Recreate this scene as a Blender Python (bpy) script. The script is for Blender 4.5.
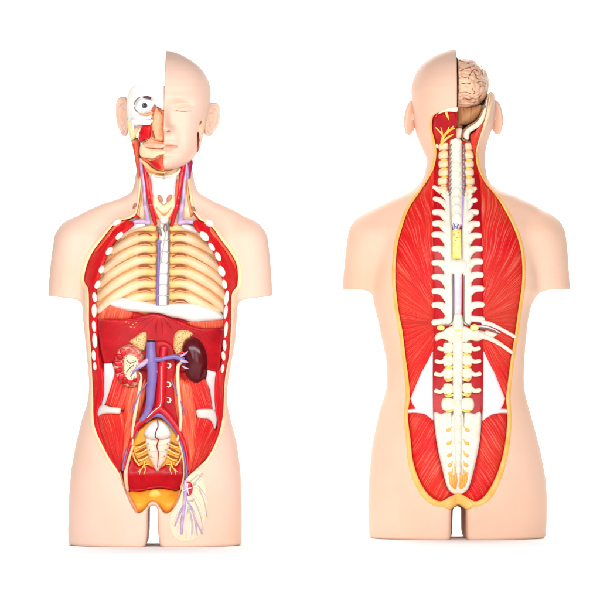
import bpy, math, random
import numpy as np
from mathutils import Vector, noise
from mathutils.geometry import delaunay_2d_cdt

random.seed(4); rng = np.random.default_rng(7)
SC = bpy.context.scene
COL = SC.collection
PX = 0.00175            # metres per unit of length used for the figures

# ------------------------------------------------------------------ materials
def _nodes(name):
    m = bpy.data.materials.new(name); m.use_nodes = True
    nt = m.node_tree
    return m, nt, nt.nodes['Principled BSDF']

def mat(name, col, rough=0.35, spec=0.3, col2=None, vscale=60, vlo=0.35, vhi=0.7, bump=0.0, bscale=200,
        fib=None, fu=0.55, fv=0.035, flo=0.48, fhi=0.72, sss=0.0, coat=0.0):
    m, nt, b = _nodes(name)
    N, L = nt.nodes, nt.links
    b.inputs['Base Color'].default_value = (*col, 1)
    b.inputs['Roughness'].default_value = rough
    b.inputs['Specular IOR Level'].default_value = spec
    b.inputs['Coat Weight'].default_value = coat
    b.inputs['Coat Roughness'].default_value = 0.12
    if sss:
        b.inputs['Subsurface Weight'].default_value = sss
        b.inputs['Subsurface Radius'].default_value = (0.02, 0.008, 0.004)
        b.inputs['Subsurface Scale'].default_value = 0.4
    tc = N.new('ShaderNodeTexCoord')
    last = None; h = None
    if col2:
        nz = N.new('ShaderNodeTexNoise'); nz.inputs['Scale'].default_value = vscale; nz.inputs['Detail'].default_value = 4
        L.new(tc.outputs['Object'], nz.inputs['Vector'])
        r = N.new('ShaderNodeMapRange'); r.inputs[1].default_value = vlo; r.inputs[2].default_value = vhi
        L.new(nz.outputs['Fac'], r.inputs[0])
        mx = N.new('ShaderNodeMix'); mx.data_type = 'RGBA'
        mx.inputs[6].default_value = (*col, 1); mx.inputs[7].default_value = (*col2, 1)
        L.new(r.outputs[0], mx.inputs[0]); last = mx.outputs[2]
    if fib:
        mp = N.new('ShaderNodeMapping'); mp.inputs['Scale'].default_value = (fu, fv, 1)
        L.new(tc.outputs['UV'], mp.inputs['Vector'])
        nz = N.new('ShaderNodeTexNoise'); nz.inputs['Scale'].default_value = 1.0; nz.inputs['Detail'].default_value = 5
        nz.inputs['Roughness'].default_value = 0.65
        L.new(mp.outputs[0], nz.inputs['Vector'])
        r = N.new('ShaderNodeMapRange'); r.inputs[1].default_value = flo; r.inputs[2].default_value = fhi
        L.new(nz.outputs['Fac'], r.inputs[0])
        mx = N.new('ShaderNodeMix'); mx.data_type = 'RGBA'
        if last: L.new(last, mx.inputs[6])
        else: mx.inputs[6].default_value = (*col, 1)
        mx.inputs[7].default_value = (*fib, 1)
        L.new(r.outputs[0], mx.inputs[0]); last = mx.outputs[2]
        h = nz.outputs['Fac']
    if last: L.new(last, b.inputs['Base Color'])
    if bump:
        bp = N.new('ShaderNodeBump'); bp.inputs['Strength'].default_value = bump; bp.inputs['Distance'].default_value = 0.002
        if h is None:
            nz = N.new('ShaderNodeTexNoise'); nz.inputs['Scale'].default_value = bscale; nz.inputs['Detail'].default_value = 3
            L.new(tc.outputs['Object'], nz.inputs['Vector']); h = nz.outputs['Fac']
        L.new(h, bp.inputs['Height']); L.new(bp.outputs[0], b.inputs['Normal'])
    return m

def speckle(name, col, dot, scale=420, lo=0.18, hi=0.3, rough=0.4):
    m, nt, b = _nodes(name); N, L = nt.nodes, nt.links
    tc = N.new('ShaderNodeTexCoord'); v = N.new('ShaderNodeTexVoronoi'); v.inputs['Scale'].default_value = scale
    L.new(tc.outputs['Object'], v.inputs['Vector'])
    r = N.new('ShaderNodeMapRange'); r.inputs[1].default_value = lo; r.inputs[2].default_value = hi
    L.new(v.outputs['Distance'], r.inputs[0])
    mx = N.new('ShaderNodeMix'); mx.data_type = 'RGBA'
    mx.inputs[6].default_value = (*dot, 1); mx.inputs[7].default_value = (*col, 1)
    L.new(r.outputs[0], mx.inputs[0]); L.new(mx.outputs[2], b.inputs['Base Color'])
    b.inputs['Roughness'].default_value = rough; b.inputs['Specular IOR Level'].default_value = 0.3
    return m

# ------------------------------------------------------------------ numeric helpers
def catmull(pts, closed=False, n=6):
    P = np.asarray(pts, float); out = []
    m = len(P)
    for i in range(m if closed else m-1):
        if closed: p0, p1, p2, p3 = P[(i-1) % m], P[i], P[(i+1) % m], P[(i+2) % m]
        else: p0, p1, p2, p3 = P[max(i-1, 0)], P[i], P[i+1], P[min(i+2, m-1)]
        for k in range(n):
            t = k/n
            out.append(0.5*((2*p1)+(-p0+p2)*t+(2*p0-5*p1+4*p2-p3)*t*t+(-p0+3*p1-3*p2+p3)*t**3))
    if not closed: out.append(P[-1])
    return np.array(out)

def resample(pts, step, closed):
    P = np.asarray(pts, float)
    if closed: P = np.vstack([P, P[:1]])
    seg = np.hypot(*(P[1:, :2]-P[:-1, :2]).T); keep = np.r_[True, seg > 1e-6]
    P = P[keep]; s = np.r_[0, np.cumsum(np.hypot(*(P[1:, :2]-P[:-1, :2]).T))]
    n = max(4 if closed else 2, int(round(s[-1]/step))+(0 if closed else 1))
    t = np.linspace(0, s[-1], n, endpoint=not closed)
    return np.stack([np.interp(t, s, P[:, k]) for k in range(P.shape[1])], 1)

def poly_sdf(x, y, poly):
    x = np.asarray(x, float); y = np.asarray(y, float)
    P = np.asarray(poly, float); Q = np.roll(P, -1, 0)
    d2 = np.full(x.shape, 1e18); ins = np.zeros(x.shape, bool)
    for (ax, ay), (bx, by) in zip(P, Q):
        ex, ey = bx-ax, by-ay; L = ex*ex+ey*ey+1e-12
        t = np.clip(((x-ax)*ex+(y-ay)*ey)/L, 0, 1)
        d2 = np.minimum(d2, (x-ax-t*ex)**2+(y-ay-t*ey)**2)
        if ay != by:
            c = ((ay > y) != (by > y)) & (x < (bx-ax)*(y-ay)/(by-ay)+ax)
            ins ^= c
    d = np.sqrt(d2)
    return np.where(ins, -d, d)

def sstep(a, b, t):
    u = np.clip((t-a)/(b-a), 0, 1); return u*u*(3-2*u)

def smin(a, b, k):
    h = np.clip(0.5+0.5*(b-a)/k, 0, 1); return b*(1-h)+a*h-k*h*(1-h)
def smax(a, b, k): return -smin(-a, -b, k)

def blur(a, n=1):
    for _ in range(n):
        p = np.pad(a, 1, mode='edge')
        a = (p[:-2, 1:-1]+p[2:, 1:-1]+p[1:-1, :-2]+p[1:-1, 2:]+4*a)/8
    return a

def surface_nets(F, o, st):
    S = F < 0
    nx, ny, nz = F.shape
    cnt = np.zeros((nx-1, ny-1, nz-1), np.int8)
    for i in (0, 1):
        for j in (0, 1):
            for k in (0, 1):
                cnt += S[i:nx-1+i, j:ny-1+j, k:nz-1+k]
    act = (cnt > 0) & (cnt < 8)
    idx = np.full(act.shape, -1, np.int32)
    C = np.argwhere(act); idx[act] = np.arange(len(C))
    cor = np.array([(i, j, k) for i in (0, 1) for j in (0, 1) for k in (0, 1)])
    V = np.stack([F[C[:, 0]+c[0], C[:, 1]+c[1], C[:, 2]+c[2]] for c in cor], 1).astype(float)
    acc = np.zeros((len(C), 3)); num = np.zeros(len(C))
    for a in range(8):
        for b in range(a+1, 8):
            if np.abs(cor[a]-cor[b]).sum() != 1: continue
            cr = (V[:, a] < 0) != (V[:, b] < 0)
            t = V[:, a]/(V[:, a]-V[:, b]+1e-20)
            p = cor[a]+(cor[b]-cor[a])*t[:, None]
            acc[cr] += p[cr]; num[cr] += 1
    verts = (C+acc/num[:, None])*st+np.asarray(o)
    quads = []
    for ax in range(3):
        A = S; sl = [slice(None)]*3; s2 = [slice(None)]*3
        sl[ax] = slice(0, -1); s2[ax] = slice(1, None)
        ch = S[tuple(sl)] != S[tuple(s2)]
        E = np.argwhere(ch)
        u, v = (ax+1) % 3, (ax+2) % 3
        ok = (E[:, u] > 0) & (E[:, v] > 0) & (E[:, u] < F.shape[u]-1) & (E[:, v] < F.shape[v]-1)
        E = E[ok]
        def cell(du, dv):
            c = E.copy(); c[:, u] += du; c[:, v] += dv
            return idx[c[:, 0], c[:, 1], c[:, 2]]
        q = np.stack([cell(-1, -1), cell(0, -1), cell(0, 0), cell(-1, 0)], 1)
        flip = ~S[E[:, 0], E[:, 1], E[:, 2]]
        q[flip] = q[flip][:, ::-1]
        quads.append(q)
    return verts, np.concatenate(quads)

# ------------------------------------------------------------------ a figure: its frame, its body surface
class Fig:
    def __init__(s, cx, base, k, y):
        s.cx, s.b, s.k, s.y = cx, base, PX*k, y
    def W(s, x, py, d):
        x, py, d = np.broadcast_arrays(np.asarray(x, float), np.asarray(py, float), np.asarray(d, float))
        return np.stack([(x-s.cx)*s.k, -d*s.k, (s.b-py)*s.k], -1)
    def map2(s, M, x, py):
        x = np.asarray(x, float); py = np.asarray(py, float)
        fx = np.clip((x-s.o[0])/s.st, 0, M.shape[0]-1.001); fy = np.clip((py-s.o[1])/s.st, 0, M.shape[1]-1.001)
        i = fx.astype(int); j = fy.astype(int); a = fx-i; c = fy-j
        return M[i, j]*(1-a)*(1-c)+M[i+1, j]*a*(1-c)+M[i, j+1]*(1-a)*c+M[i+1, j+1]*a*c
    def front(s, x, py): return s.map2(s.FD, x, py)

CUR = None
def setmesh(name, verts, faces, m, parent, smooth=True, uv=None):
    me = bpy.data.meshes.new(name)
    me.from_pydata([tuple(v) for v in verts], [], [tuple(int(i) for i in f) for f in faces])
    if m: me.materials.append(m)
    if smooth: me.polygons.foreach_set('use_smooth', [True]*len(me.polygons))
    if uv is not None:
        l = me.uv_layers.new(name='UVMap')
        li = np.zeros(len(me.loops), np.int32); me.loops.foreach_get('vertex_index', li)
        l.data.foreach_set('uv', np.asarray(uv)[li].astype(np.float32).ravel())
    me.validate(); me.update()
    o = bpy.data.objects.new(name, me); COL.objects.link(o)
    if parent: o.parent = parent
    return o

def outward(V, F, c=None):
    return F

def slab(name, poly, m, parent, h=2.0, edge=4.0, off=0.0, base=None, step=2.4, uv=None, smooth=True, skirt=6.0, extra=None, grow=0.0):
    """a solid filled outline with a rounded top, laid on the surface base(x, y)"""
    base = base or CUR.base
    P = catmull(poly, True, 5) if smooth else np.asarray(poly, float)
    P = resample(P, min(step, 2.0), True)
    area = 0.5*np.sum(P[:, 0]*np.roll(P[:, 1], -1)-np.roll(P[:, 0], -1)*P[:, 1])
    if area < 0: P = P[::-1]
    if grow:
        T = np.roll(P, -1, 0)-np.roll(P, 1, 0); T /= np.linalg.norm(T, axis=1)[:, None]+1e-9
        P = P+np.stack([T[:, 1], -T[:, 0]], 1)*grow
    x0, y0 = P.min(0); x1, y1 = P.max(0)
    gx, gy = np.meshgrid(np.arange(x0, x1, step), np.arange(y0, y1, step*0.87)); gx[1::2] += step/2
    gx, gy = gx.ravel(), gy.ravel()
    sd = poly_sdf(gx, gy, P); k = sd < -step*0.45
    pts = np.vstack([P, np.stack([gx[k], gy[k]], 1)])
    # rings near the border keep the rounded edge round
    for w in (0.12, 0.4):
        ww = edge*w
        if ww > 0.35:
            T = np.roll(P, -1, 0)-np.roll(P, 1, 0); T /= np.linalg.norm(T, axis=1)[:, None]+1e-9
            R = P+np.stack([-T[:, 1], T[:, 0]], 1)*ww
            s_ = poly_sdf(R[:, 0], R[:, 1], P); R = R[s_ < -ww*0.8]
            pts = np.vstack([pts, R])
    n = len(P)
    vs, es, fs, *_ = delaunay_2d_cdt([Vector(p) for p in pts], [], [list(range(n))], 1, 1e-4)
    V2 = np.array([tuple(v) for v in vs])
    dist = np.maximum(-poly_sdf(V2[:, 0], V2[:, 1], P), 0)
    t = np.minimum(dist/max(edge, 1e-3), 1)
    H = h*np.sqrt(np.maximum(1-(1-t)**2, 0))
    if extra is not None: H = H+extra(V2[:, 0], V2[:, 1], dist)
    D = base(V2[:, 0], V2[:, 1])+off+H
    V = CUR.W(V2[:, 0], V2[:, 1], D)
    F = []
    for f in fs:
        a, b, c = V2[f[0]], V2[f[1]], V2[f[2]]
        cr = (b[0]-a[0])*(c[1]-a[1])-(b[1]-a[1])*(c[0]-a[0])
        F.append(tuple(f) if cr < 0 else tuple(f[::-1]))
    # side wall round the rim, so the piece is solid
    cnt = {}
    for f in F:
        for i in range(3):
            a, b = f[i], f[(i+1) % 3]; cnt[(a, b)] = 1
    bd = [(a, b) for (a, b) in cnt if (b, a) not in cnt]
    low = {}
    VB = list(V); UV2 = list(range(len(V2)))
    for a, b in bd:
        for q in (a, b):
            if q not in low:
                low[q] = len(VB); VB.append(V[q]+np.array([0, skirt*CUR.k, 0])); UV2.append(q)
        F.append((b, a, low[a], low[b]))
    U = None
    if uv is not None:
        uu, vv = uv(V2[:, 0], V2[:, 1]); U = np.stack([uu, vv], 1)[UV2]
    return setmesh(name, VB, F, m, parent, True, U)

def tube(name, pts, r, m, parent, off=0.0, base=None, flat=1.0, n=10, step=1.6, absd=False, join=None):
    """a swept round strand; pts (x, y) or (x, y, extra depth), r one radius or one per point"""
    base = base or CUR.base
    P = np.asarray(pts, float)
    if P.shape[1] == 2: P = np.hstack([P, np.zeros((len(P), 1))])
    R = np.full(len(P), r, float) if np.isscalar(r) else np.asarray(r, float)
    P = np.hstack([P, R[:, None]])
    if len(P) > 2: P = catmull(P, False, 6)
    P = resample(P, step, False)
    X, Y, E, R = P.T
    D = (np.zeros_like(X) if absd else base(X, Y))+off+E
    Q = np.stack([X, Y, D], 1)
    T = np.gradient(Q, axis=0); T /= np.linalg.norm(T, axis=1)[:, None]+1e-9
    Z = np.array([0, 0, 1.0]); Sd = np.cross(T, Z); Sd /= np.linalg.norm(Sd, axis=1)[:, None]+1e-9
    U = np.cross(Sd, T)
    U *= np.sign(U[:, 2:3]+1e-9)
    rings = []
    def ring(i, c, rr): return [c+rr*(math.cos(a)*Sd[i]+flat*math.sin(a)*U[i]) for a in np.linspace(0, 2*math.pi, n, endpoint=False)]
    for f in (0.0, 0.5, 0.85): rings.append(ring(0, Q[0]-T[0]*R[0]*math.sqrt(1-f*f)*0.8, max(R[0]*f, 0.02)))
    for i in range(len(Q)): rings.append(ring(i, Q[i], R[i]))
    for f in (0.85, 0.5, 0.0): rings.append(ring(-1, Q[-1]+T[-1]*R[-1]*math.sqrt(1-f*f)*0.8, max(R[-1]*f, 0.02)))
    V = np.array(rings).reshape(-1, 3)
    F = []
    for i in range(len(rings)-1):
        for j in range(n):
            F.append((i*n+j, i*n+(j+1) % n, (i+1)*n+(j+1) % n, (i+1)*n+j))
    F.append(tuple(range(n))[::-1]); F.append(tuple(range((len(rings)-1)*n, len(rings)*n)))
    W = CUR.W(V[:, 0], V[:, 1], V[:, 2])
    arc = np.repeat(np.linspace(0, len(Q)*step, len(rings)), n); ang = np.tile(np.arange(n)*1.5, len(rings))
    if join is not None:
        k0 = len(join[0]); join[0].extend(W); join[1].extend([tuple(k0+i for i in f) for f in F]); return None
    return setmesh(name, W, F, m, parent, True, np.stack([ang, arc], 1))

def ell(name, c, rad, m, parent, off=0.0, rot=0.0, base=None, nu=24, nv=14, fn=None, absd=None, join=None):
    base = base or CUR.base
    d0 = (float(base(np.array([c[0]]), np.array([c[1]]))[0]) if absd is None else absd)+off
    V = []; F = []
    for j in range(nv+1):
        th = math.pi*j/nv
        for i in range(nu):
            ph = 2*math.pi*i/nu
            V.append((math.sin(th)*math.cos(ph), math.cos(th), math.sin(th)*math.sin(ph)))
    V = np.array(V)
    if fn is not None: V = fn(V)
    ca, sa = math.cos(rot), math.sin(rot)
    x = V[:, 0]*rad[0]; y = V[:, 1]*rad[1]; d = V[:, 2]*rad[2]
    X = c[0]+ca*x-sa*y; Y = c[1]+sa*x+ca*y
    for j in range(nv):
        for i in range(nu):
            F.append((j*nu+i, j*nu+(i+1) % nu, (j+1)*nu+(i+1) % nu, (j+1)*nu+i))
    W = CUR.W(X, Y, d0+d)
    if join is not None:
        k0 = len(join[0]); join[0].extend(W); join[1].extend([tuple(k0+i for i in f) for f in F]); return None
    return setmesh(name, W, F, m, parent)

def ribbon(name, inner, outer, m, parent, base, h=1.2, off=0.0, skirt=3.0):
    """a raised band between two open curves of equal point count"""
    n = 7
    A = np.asarray(inner, float); B = np.asarray(outer, float)
    V = []; F = []
    prof = [(0, -skirt), (0.02, 0), (0.15, h*0.75), (0.5, h), (0.85, h*0.75), (0.98, 0), (1, -skirt)]
    for a, b in zip(A, B):
        for t, q in prof:
            p = a+(b-a)*t
            V.append((p[0], p[1], q))
    V = np.array(V)
    D = base(V[:, 0], V[:, 1])+off+V[:, 2]
    for i in range(len(A)-1):
        for j in range(n-1):
            F.append((i*n+j, i*n+j+1, (i+1)*n+j+1, (i+1)*n+j))
    W = CUR.W(V[:, 0], V[:, 1], D)
    return setmesh(name, W, F, m, parent)

def fixnormals(o):
    import bmesh
    bm = bmesh.new(); bm.from_mesh(o.data); bmesh.ops.recalc_face_normals(bm, faces=bm.faces[:]); bm.to_mesh(o.data); bm.free()

def offset_curve(P, w, sign=1):
    P = np.asarray(P, float)
    T = np.gradient(P, axis=0); T /= np.linalg.norm(T, axis=1)[:, None]+1e-9
    w = np.asarray(w, float).reshape(-1, 1) if not np.isscalar(w) else w
    return P+sign*np.stack([-T[:, 1], T[:, 0]], 1)*w

def loft(X, Y, D, rows, p=2.2):
    """rows: (y, xl, xr, depth centre, front half depth, back half depth) -> implicit field, cut off above the first row"""
    R = np.array(rows, float)
    yy = Y[0, :, 0]
    g = lambda k: np.interp(yy, R[:, 0], R[:, k])
    def sm(a):
        for _ in range(3): a = np.r_[a[:1], (a[:-2]+2*a[1:-1]+a[2:])/4, a[-1:]]
        return a
    xl, xr, dc, bf, bb = [sm(g(k))[None, :, None] for k in (1, 2, 3, 4, 5)]
    a = np.maximum((xr-xl)/2, 0.5); xc = (xl+xr)/2
    u = np.abs((X-xc)/a)
    v = (D-dc); v = np.where(v > 0, v/np.maximum(bf, .5), -v/np.maximum(bb, .5))
    r = (u**p+v**p)**(1/p)
    return (r-1)*np.minimum(a, np.maximum(bf, .5))*0.9

def thing(name, label, cat, loc, group=None):
    o = bpy.data.objects.new(name, None); COL.objects.link(o); o.location = loc
    o.empty_display_size = 0.05
    o['label'] = label; o['category'] = cat
    if group: o['group'] = group
    return o
WORLD_STRENGTH = 0.16
LAMPS = [
 ('key_softbox', (-1.3, -5.0, 1.3), (0, 0, 0.42), 1.8, 50, (1, .98, .965)),
 ('fill_softbox', (1.1, -5.0, 0.9), (0, 0, 0.42), 1.8, 37, (1, .98, .965)),
 ('backdrop_strip', (0, 1.3, 2.4), (0, 3.2, 0.9), 3.0, 165, (1, 1, 1), 0.5),
 ('added_floor_strip', (0, -1.45, 1.1), (0, -0.65, 0.0), 2.8, 33, (1, 1, 1), 0.3),  # added lamp above the frame, whitens the floor in front
 ('added_rear_floor_strip', (0, 0.85, 1.07), (0, 0.9, 0.0), 2.8, 15, (1, 1, 1), 0.3),  # added unseen lamp, lifts the grey floor behind the torsos to white
]
# ------------------------------------------------------------------ world, studio sweep, lamps, camera
for o in list(bpy.data.objects): bpy.data.objects.remove(o)
w = bpy.data.worlds.new('World'); SC.world = w; w.use_nodes = True
bg = w.node_tree.nodes['Background']; bg.inputs[0].default_value = (1, 0.985, 0.96, 1); bg.inputs[1].default_value = WORLD_STRENGTH
SC.view_settings.view_transform = 'Standard'; SC.view_settings.look = 'None'
SC.view_settings.exposure = 0; SC.view_settings.gamma = 1

M = dict(
 skin=mat('skin', (0.84, 0.57, 0.458), 0.48, 0.12, col2=(0.82, 0.53, 0.39), vscale=9, vlo=.4, vhi=.75, bump=.05, bscale=900, sss=0.05),
 peach=mat('peach_skin', (0.83, 0.545, 0.412), 0.48, 0.12, col2=(0.80, 0.50, 0.36), vscale=9, vlo=.4, vhi=.75, bump=.05, bscale=900, sss=0.05),
 skin_cut=mat('pale_cut_edge', (0.86, 0.68, 0.42), 0.4, 0.25, col2=(0.85, 0.60, 0.33), vscale=30),
 fat=mat('yellow_fat', (0.86, 0.53, 0.17), 0.4, 0.2, col2=(0.85, 0.42, 0.07), vscale=40),
 fatdeep=mat('deep_yellow_fat', (0.82, 0.40, 0.03), 0.35, 0.3, col2=(0.80, 0.28, 0.015), vscale=55, bump=.15, bscale=260),
 red=mat('red_muscle', (0.62, 0.006, 0.012), 0.36, 0.16, fib=(0.80, 0.10, 0.07), flo=.52, fhi=.85, bump=.25),
 redbright=mat('bright_red_muscle', (0.69, 0.028, 0.014), 0.38, 0.15, col2=(0.70, 0.006, 0.012), vscale=11, vlo=.4, vhi=.65, fib=(0.86, 0.30, 0.20), fu=.95, fv=.02, flo=.5, fhi=.8, bump=.7),
 reddark=mat('deep_red_muscle', (0.38, 0.002, 0.008), 0.28, 0.22, col2=(0.54, 0.006, 0.012), vscale=30, fib=(0.66, .05, .045), flo=.58, fhi=.85, bump=.2),
 orange=mat('orange_muscle', (0.68, 0.05, 0.025), 0.36, 0.25, fib=(0.83, 0.29, 0.13), fu=.8, flo=.42, fhi=.76, bump=.3),
 tan=mat('tan_muscle', (0.72, 0.26, 0.11), 0.4, 0.25, fib=(0.85, 0.55, 0.30), flo=.42, fhi=.7, bump=.25),
 bone=mat('bone', (0.88, 0.79, 0.62), 0.4, 0.3, col2=(0.88, 0.76, 0.55), vscale=70, vlo=.5, vhi=.8),
 white=mat('white_plastic', (0.78, 0.76, 0.72), 0.38, 0.25, col2=(0.80, 0.73, 0.62), vscale=45, vlo=.52, vhi=.8),
 bluewhite=mat('blue_white_cartilage', (0.68, 0.75, 0.82), 0.35, 0.25, col2=(0.78, 0.80, 0.82), vscale=60),
 lilacwhite=mat('lilac_white_fascia', (0.80, 0.76, 0.80), 0.36, 0.2, col2=(0.88, 0.80, 0.78), vscale=50),
 cream=mat('cream_bone', (0.88, 0.70, 0.46), 0.38, 0.3, col2=(0.87, 0.58, 0.30), vscale=70, vlo=.45, vhi=.8),
 rib=mat('cream_rib', (0.90, 0.66, 0.42), 0.36, 0.3, col2=(0.87, 0.51, 0.23), vscale=38, vlo=.42, vhi=.8),
 chest=mat('ochre_chest_wall', (0.78, 0.37, 0.12), 0.4, 0.3, col2=(0.80, 0.42, 0.14), vscale=60),
 sacral=mat('beige_sacrum', (0.76, 0.62, 0.50), 0.4, 0.3, col2=(0.84, 0.74, 0.62), vscale=90),
 patch=mat('cream_patch', (0.86, 0.64, 0.47), 0.45, 0.15, col2=(0.86, 0.67, 0.47), vscale=40),
 skull=mat('skull_white', (0.93, 0.91, 0.87), 0.4, 0.2, col2=(0.92, 0.86, 0.74), vscale=35, vlo=.5, vhi=.8),
 spine=mat('ivory_spine', (0.82, 0.78, 0.68), 0.38, 0.22, col2=(0.80, 0.68, 0.46), vscale=95, vlo=.5, vhi=.78, bump=.2, bscale=330),
 brown=mat('brown_gap', (0.26, 0.055, 0.02), 0.45, 0.2, col2=(.4, .1, .03), vscale=200),
 crimson=mat('dark_crimson_muscle', (0.36, 0.008, 0.05), 0.34, 0.2, fib=(.55, .12, .2), flo=.5, fhi=.8),
 lilac=mat('lilac_vein', (0.41, 0.29, 0.52), 0.28, 0.4, col2=(0.66, 0.46, 0.62), vscale=90),
 purple=mat('violet_vein', (0.20, 0.14, 0.40), 0.22, 0.45, col2=(0.25, 0.17, 0.43), vscale=60),
 artery=mat('red_artery', (0.66, 0.006, 0.016), 0.25, 0.45, col2=(.55, .004, .02), vscale=100),
 maroon=mat('maroon_kidney', (0.075, 0.003, 0.007), 0.2, 0.3, col2=(0.115, 0.006, 0.010), vscale=60, coat=.08),
 cortex=mat('cut_kidney_cortex', (0.46, 0.035, 0.035), 0.3, 0.4, col2=(0.80, 0.40, 0.28), vscale=150, vlo=.45, vhi=.7),
 kidneyrim=mat('kidney_rim', (0.62, 0.33, 0.14), 0.35, 0.3, col2=(.25, .05, .03), vscale=220),
 pelvis=speckle('speckled_renal_sinus', (0.86, 0.74, 0.46), (0.18, 0.08, 0.03), 290, .16, .32),
 adrenal=speckle('speckled_adrenal', (0.83, 0.52, 0.22), (0.32, 0.10, 0.02), 480, .22, .5),
 yellow=mat('yellow_nerve', (0.84, 0.54, 0.06), 0.35, 0.3, col2=(0.85, .64, .2), vscale=120),
 lemon=mat('lemon_fat', (0.84, 0.75, 0.12), 0.4, 0.3, col2=(0.88, 0.84, 0.42), vscale=160, bump=.4, bscale=500),
 line=mat('grey_brown_line', (0.23, 0.17, 0.17), 0.5, 0.2),
 greyline=mat('grey_line', (0.50, 0.47, 0.45), 0.5, 0.2),
 dark=mat('dark_opening', (0.05, 0.012, 0.012), 0.5, 0.2),
 cord=mat('grey_lilac_cord', (0.66, 0.62, 0.72), 0.35, 0.3, col2=(.74, .71, .76), vscale=80),
 iris=mat('grey_iris', (0.05, 0.05, 0.065), 0.12, 0.5, col2=(.12, .12, .14), vscale=500),
 pupil=mat('black_pupil', (0.008, 0.008, 0.01), 0.08, 0.6),
 eyewhite=mat('eye_white', (0.90, 0.90, 0.90), 0.12, 0.5, col2=(.9, .86, .85), vscale=80),
 lip=mat('pink_lip', (0.62, 0.24, 0.14), 0.4, 0.3),
 lash=mat('brown_lid_line', (0.40, 0.19, 0.10), 0.5, 0.2),
 cerebellum=mat('tan_cerebellum', (0.56, 0.28, 0.13), 0.4, 0.2, fib=(.20, .07, .025), fu=.62, fv=.03, flo=.52, fhi=.72, bump=.5),
 stem=mat('brown_stem', (0.22, 0.09, 0.045), 0.4, 0.3, col2=(.42, .2, .1), vscale=120),
)

def ribmat():
    # cream ribs, painted yellower towards the spine
    m = M['rib']; nt = m.node_tree; N, L = nt.nodes, nt.links
    b = N['Principled BSDF']; src = b.inputs['Base Color'].links[0].from_socket
    tc = N.new('ShaderNodeTexCoord'); sx = N.new('ShaderNodeSeparateXYZ'); L.new(tc.outputs['Object'], sx.inputs[0])
    s = N.new('ShaderNodeMath'); s.operation = 'SUBTRACT'; s.inputs[1].default_value = (162.5-154)*PX; L.new(sx.outputs[0], s.inputs[0])
    a = N.new('ShaderNodeMath'); a.operation = 'ABSOLUTE'; L.new(s.outputs[0], a.inputs[0])
    r = N.new('ShaderNodeMapRange'); r.inputs[1].default_value = 8*PX; r.inputs[2].default_value = 26*PX; r.inputs[3].default_value = .85; r.inputs[4].default_value = 0; L.new(a.outputs[0], r.inputs[0])
    mx = N.new('ShaderNodeMix'); mx.data_type = 'RGBA'; L.new(r.outputs[0], mx.inputs[0]); L.new(src, mx.inputs[6]); mx.inputs[7].default_value = (0.84, 0.50, 0.13, 1)
    L.new(mx.outputs[2], b.inputs['Base Color'])
ribmat()

def brainmat():
    m, nt, b = _nodes('pink_brain'); N, L = nt.nodes, nt.links
    a = N.new('ShaderNodeAttribute'); a.attribute_name = 'sulcus'
    tc = N.new('ShaderNodeTexCoord')
    nz = N.new('ShaderNodeTexNoise'); nz.inputs['Scale'].default_value = 60; L.new(tc.outputs['Object'], nz.inputs['Vector'])
    mx = N.new('ShaderNodeMix'); mx.data_type = 'RGBA'; L.new(nz.outputs['Fac'], mx.inputs[0])
    mx.inputs[6].default_value = (0.82, 0.47, 0.32, 1); mx.inputs[7].default_value = (0.84, 0.58, 0.39, 1)
    m2 = N.new('ShaderNodeMix'); m2.data_type = 'RGBA'; L.new(a.outputs['Fac'], m2.inputs[0])
    L.new(mx.outputs[2], m2.inputs[6]); m2.inputs[7].default_value = (0.42, 0.10, 0.07, 1)
    L.new(m2.outputs[2], b.inputs['Base Color'])
    b.inputs['Roughness'].default_value = .35; b.inputs['Specular IOR Level'].default_value = .3
    return m
M['brain'] = brainmat()

# the white paper sweep the models stand on
def sweep():
    m, nt, b = _nodes('white_paper'); b.inputs['Base Color'].default_value = (0.93, 0.93, 0.93, 1)
    b.inputs['Roughness'].default_value = 0.9; b.inputs['Specular IOR Level'].default_value = 0.0
    prof = [(-7.0, 0), (-3, 0), (0, 0), (2.2, 0)]
    for i in range(1, 13):
        a = math.pi/2*i/12; prof.append((2.2+1.2*math.sin(a), 1.2-1.2*math.cos(a)))
    prof.append((3.4, 4.5))
    V = []; F = []
    for (y, z) in prof: V += [(-5, y, z), (5, y, z)]
    for i in range(len(prof)-1): F.append((2*i, 2*i+1, 2*i+3, 2*i+2))
    o = setmesh('studio_backdrop', V, F, m, None)
    o['kind'] = 'structure'
    return o
sweep()

def area(name, loc, target, size, power, col=(1, 1, 1), sy=None):
    l = bpy.data.lights.new(name, 'AREA'); l.energy = power; l.color = col
    l.shape = 'RECTANGLE'; l.size = size; l.size_y = sy or size
    o = bpy.data.objects.new(name, l); COL.objects.link(o); o.location = loc
    o.rotation_euler = (Vector(target)-Vector(loc)).to_track_quat('-Z', 'Y').to_euler()
    return o
for args in LAMPS: area(*args)

cam = bpy.data.cameras.new('camera'); co = bpy.data.objects.new('camera', cam); COL.objects.link(co)
co.location = (0, -10.0, 245*PX); co.rotation_euler = (math.pi/2, 0, 0)
cam.sensor_width = 36; cam.lens = 36*10.0/(600*PX); cam.clip_end = 100
SC.camera = co
SC.render.resolution_x = 1024; SC.render.resolution_y = 1024
# =================================================================== the torso seen from the front
A = Fig(154, 545, 1.0, 0.0); CUR = A
TA = thing('anatomical_torso', 'human torso model facing front with half a face, belly open on ribs and two kidneys', 'anatomical model',
           ((154-300)*PX, 0, 0), 'anatomical torso models')

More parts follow.
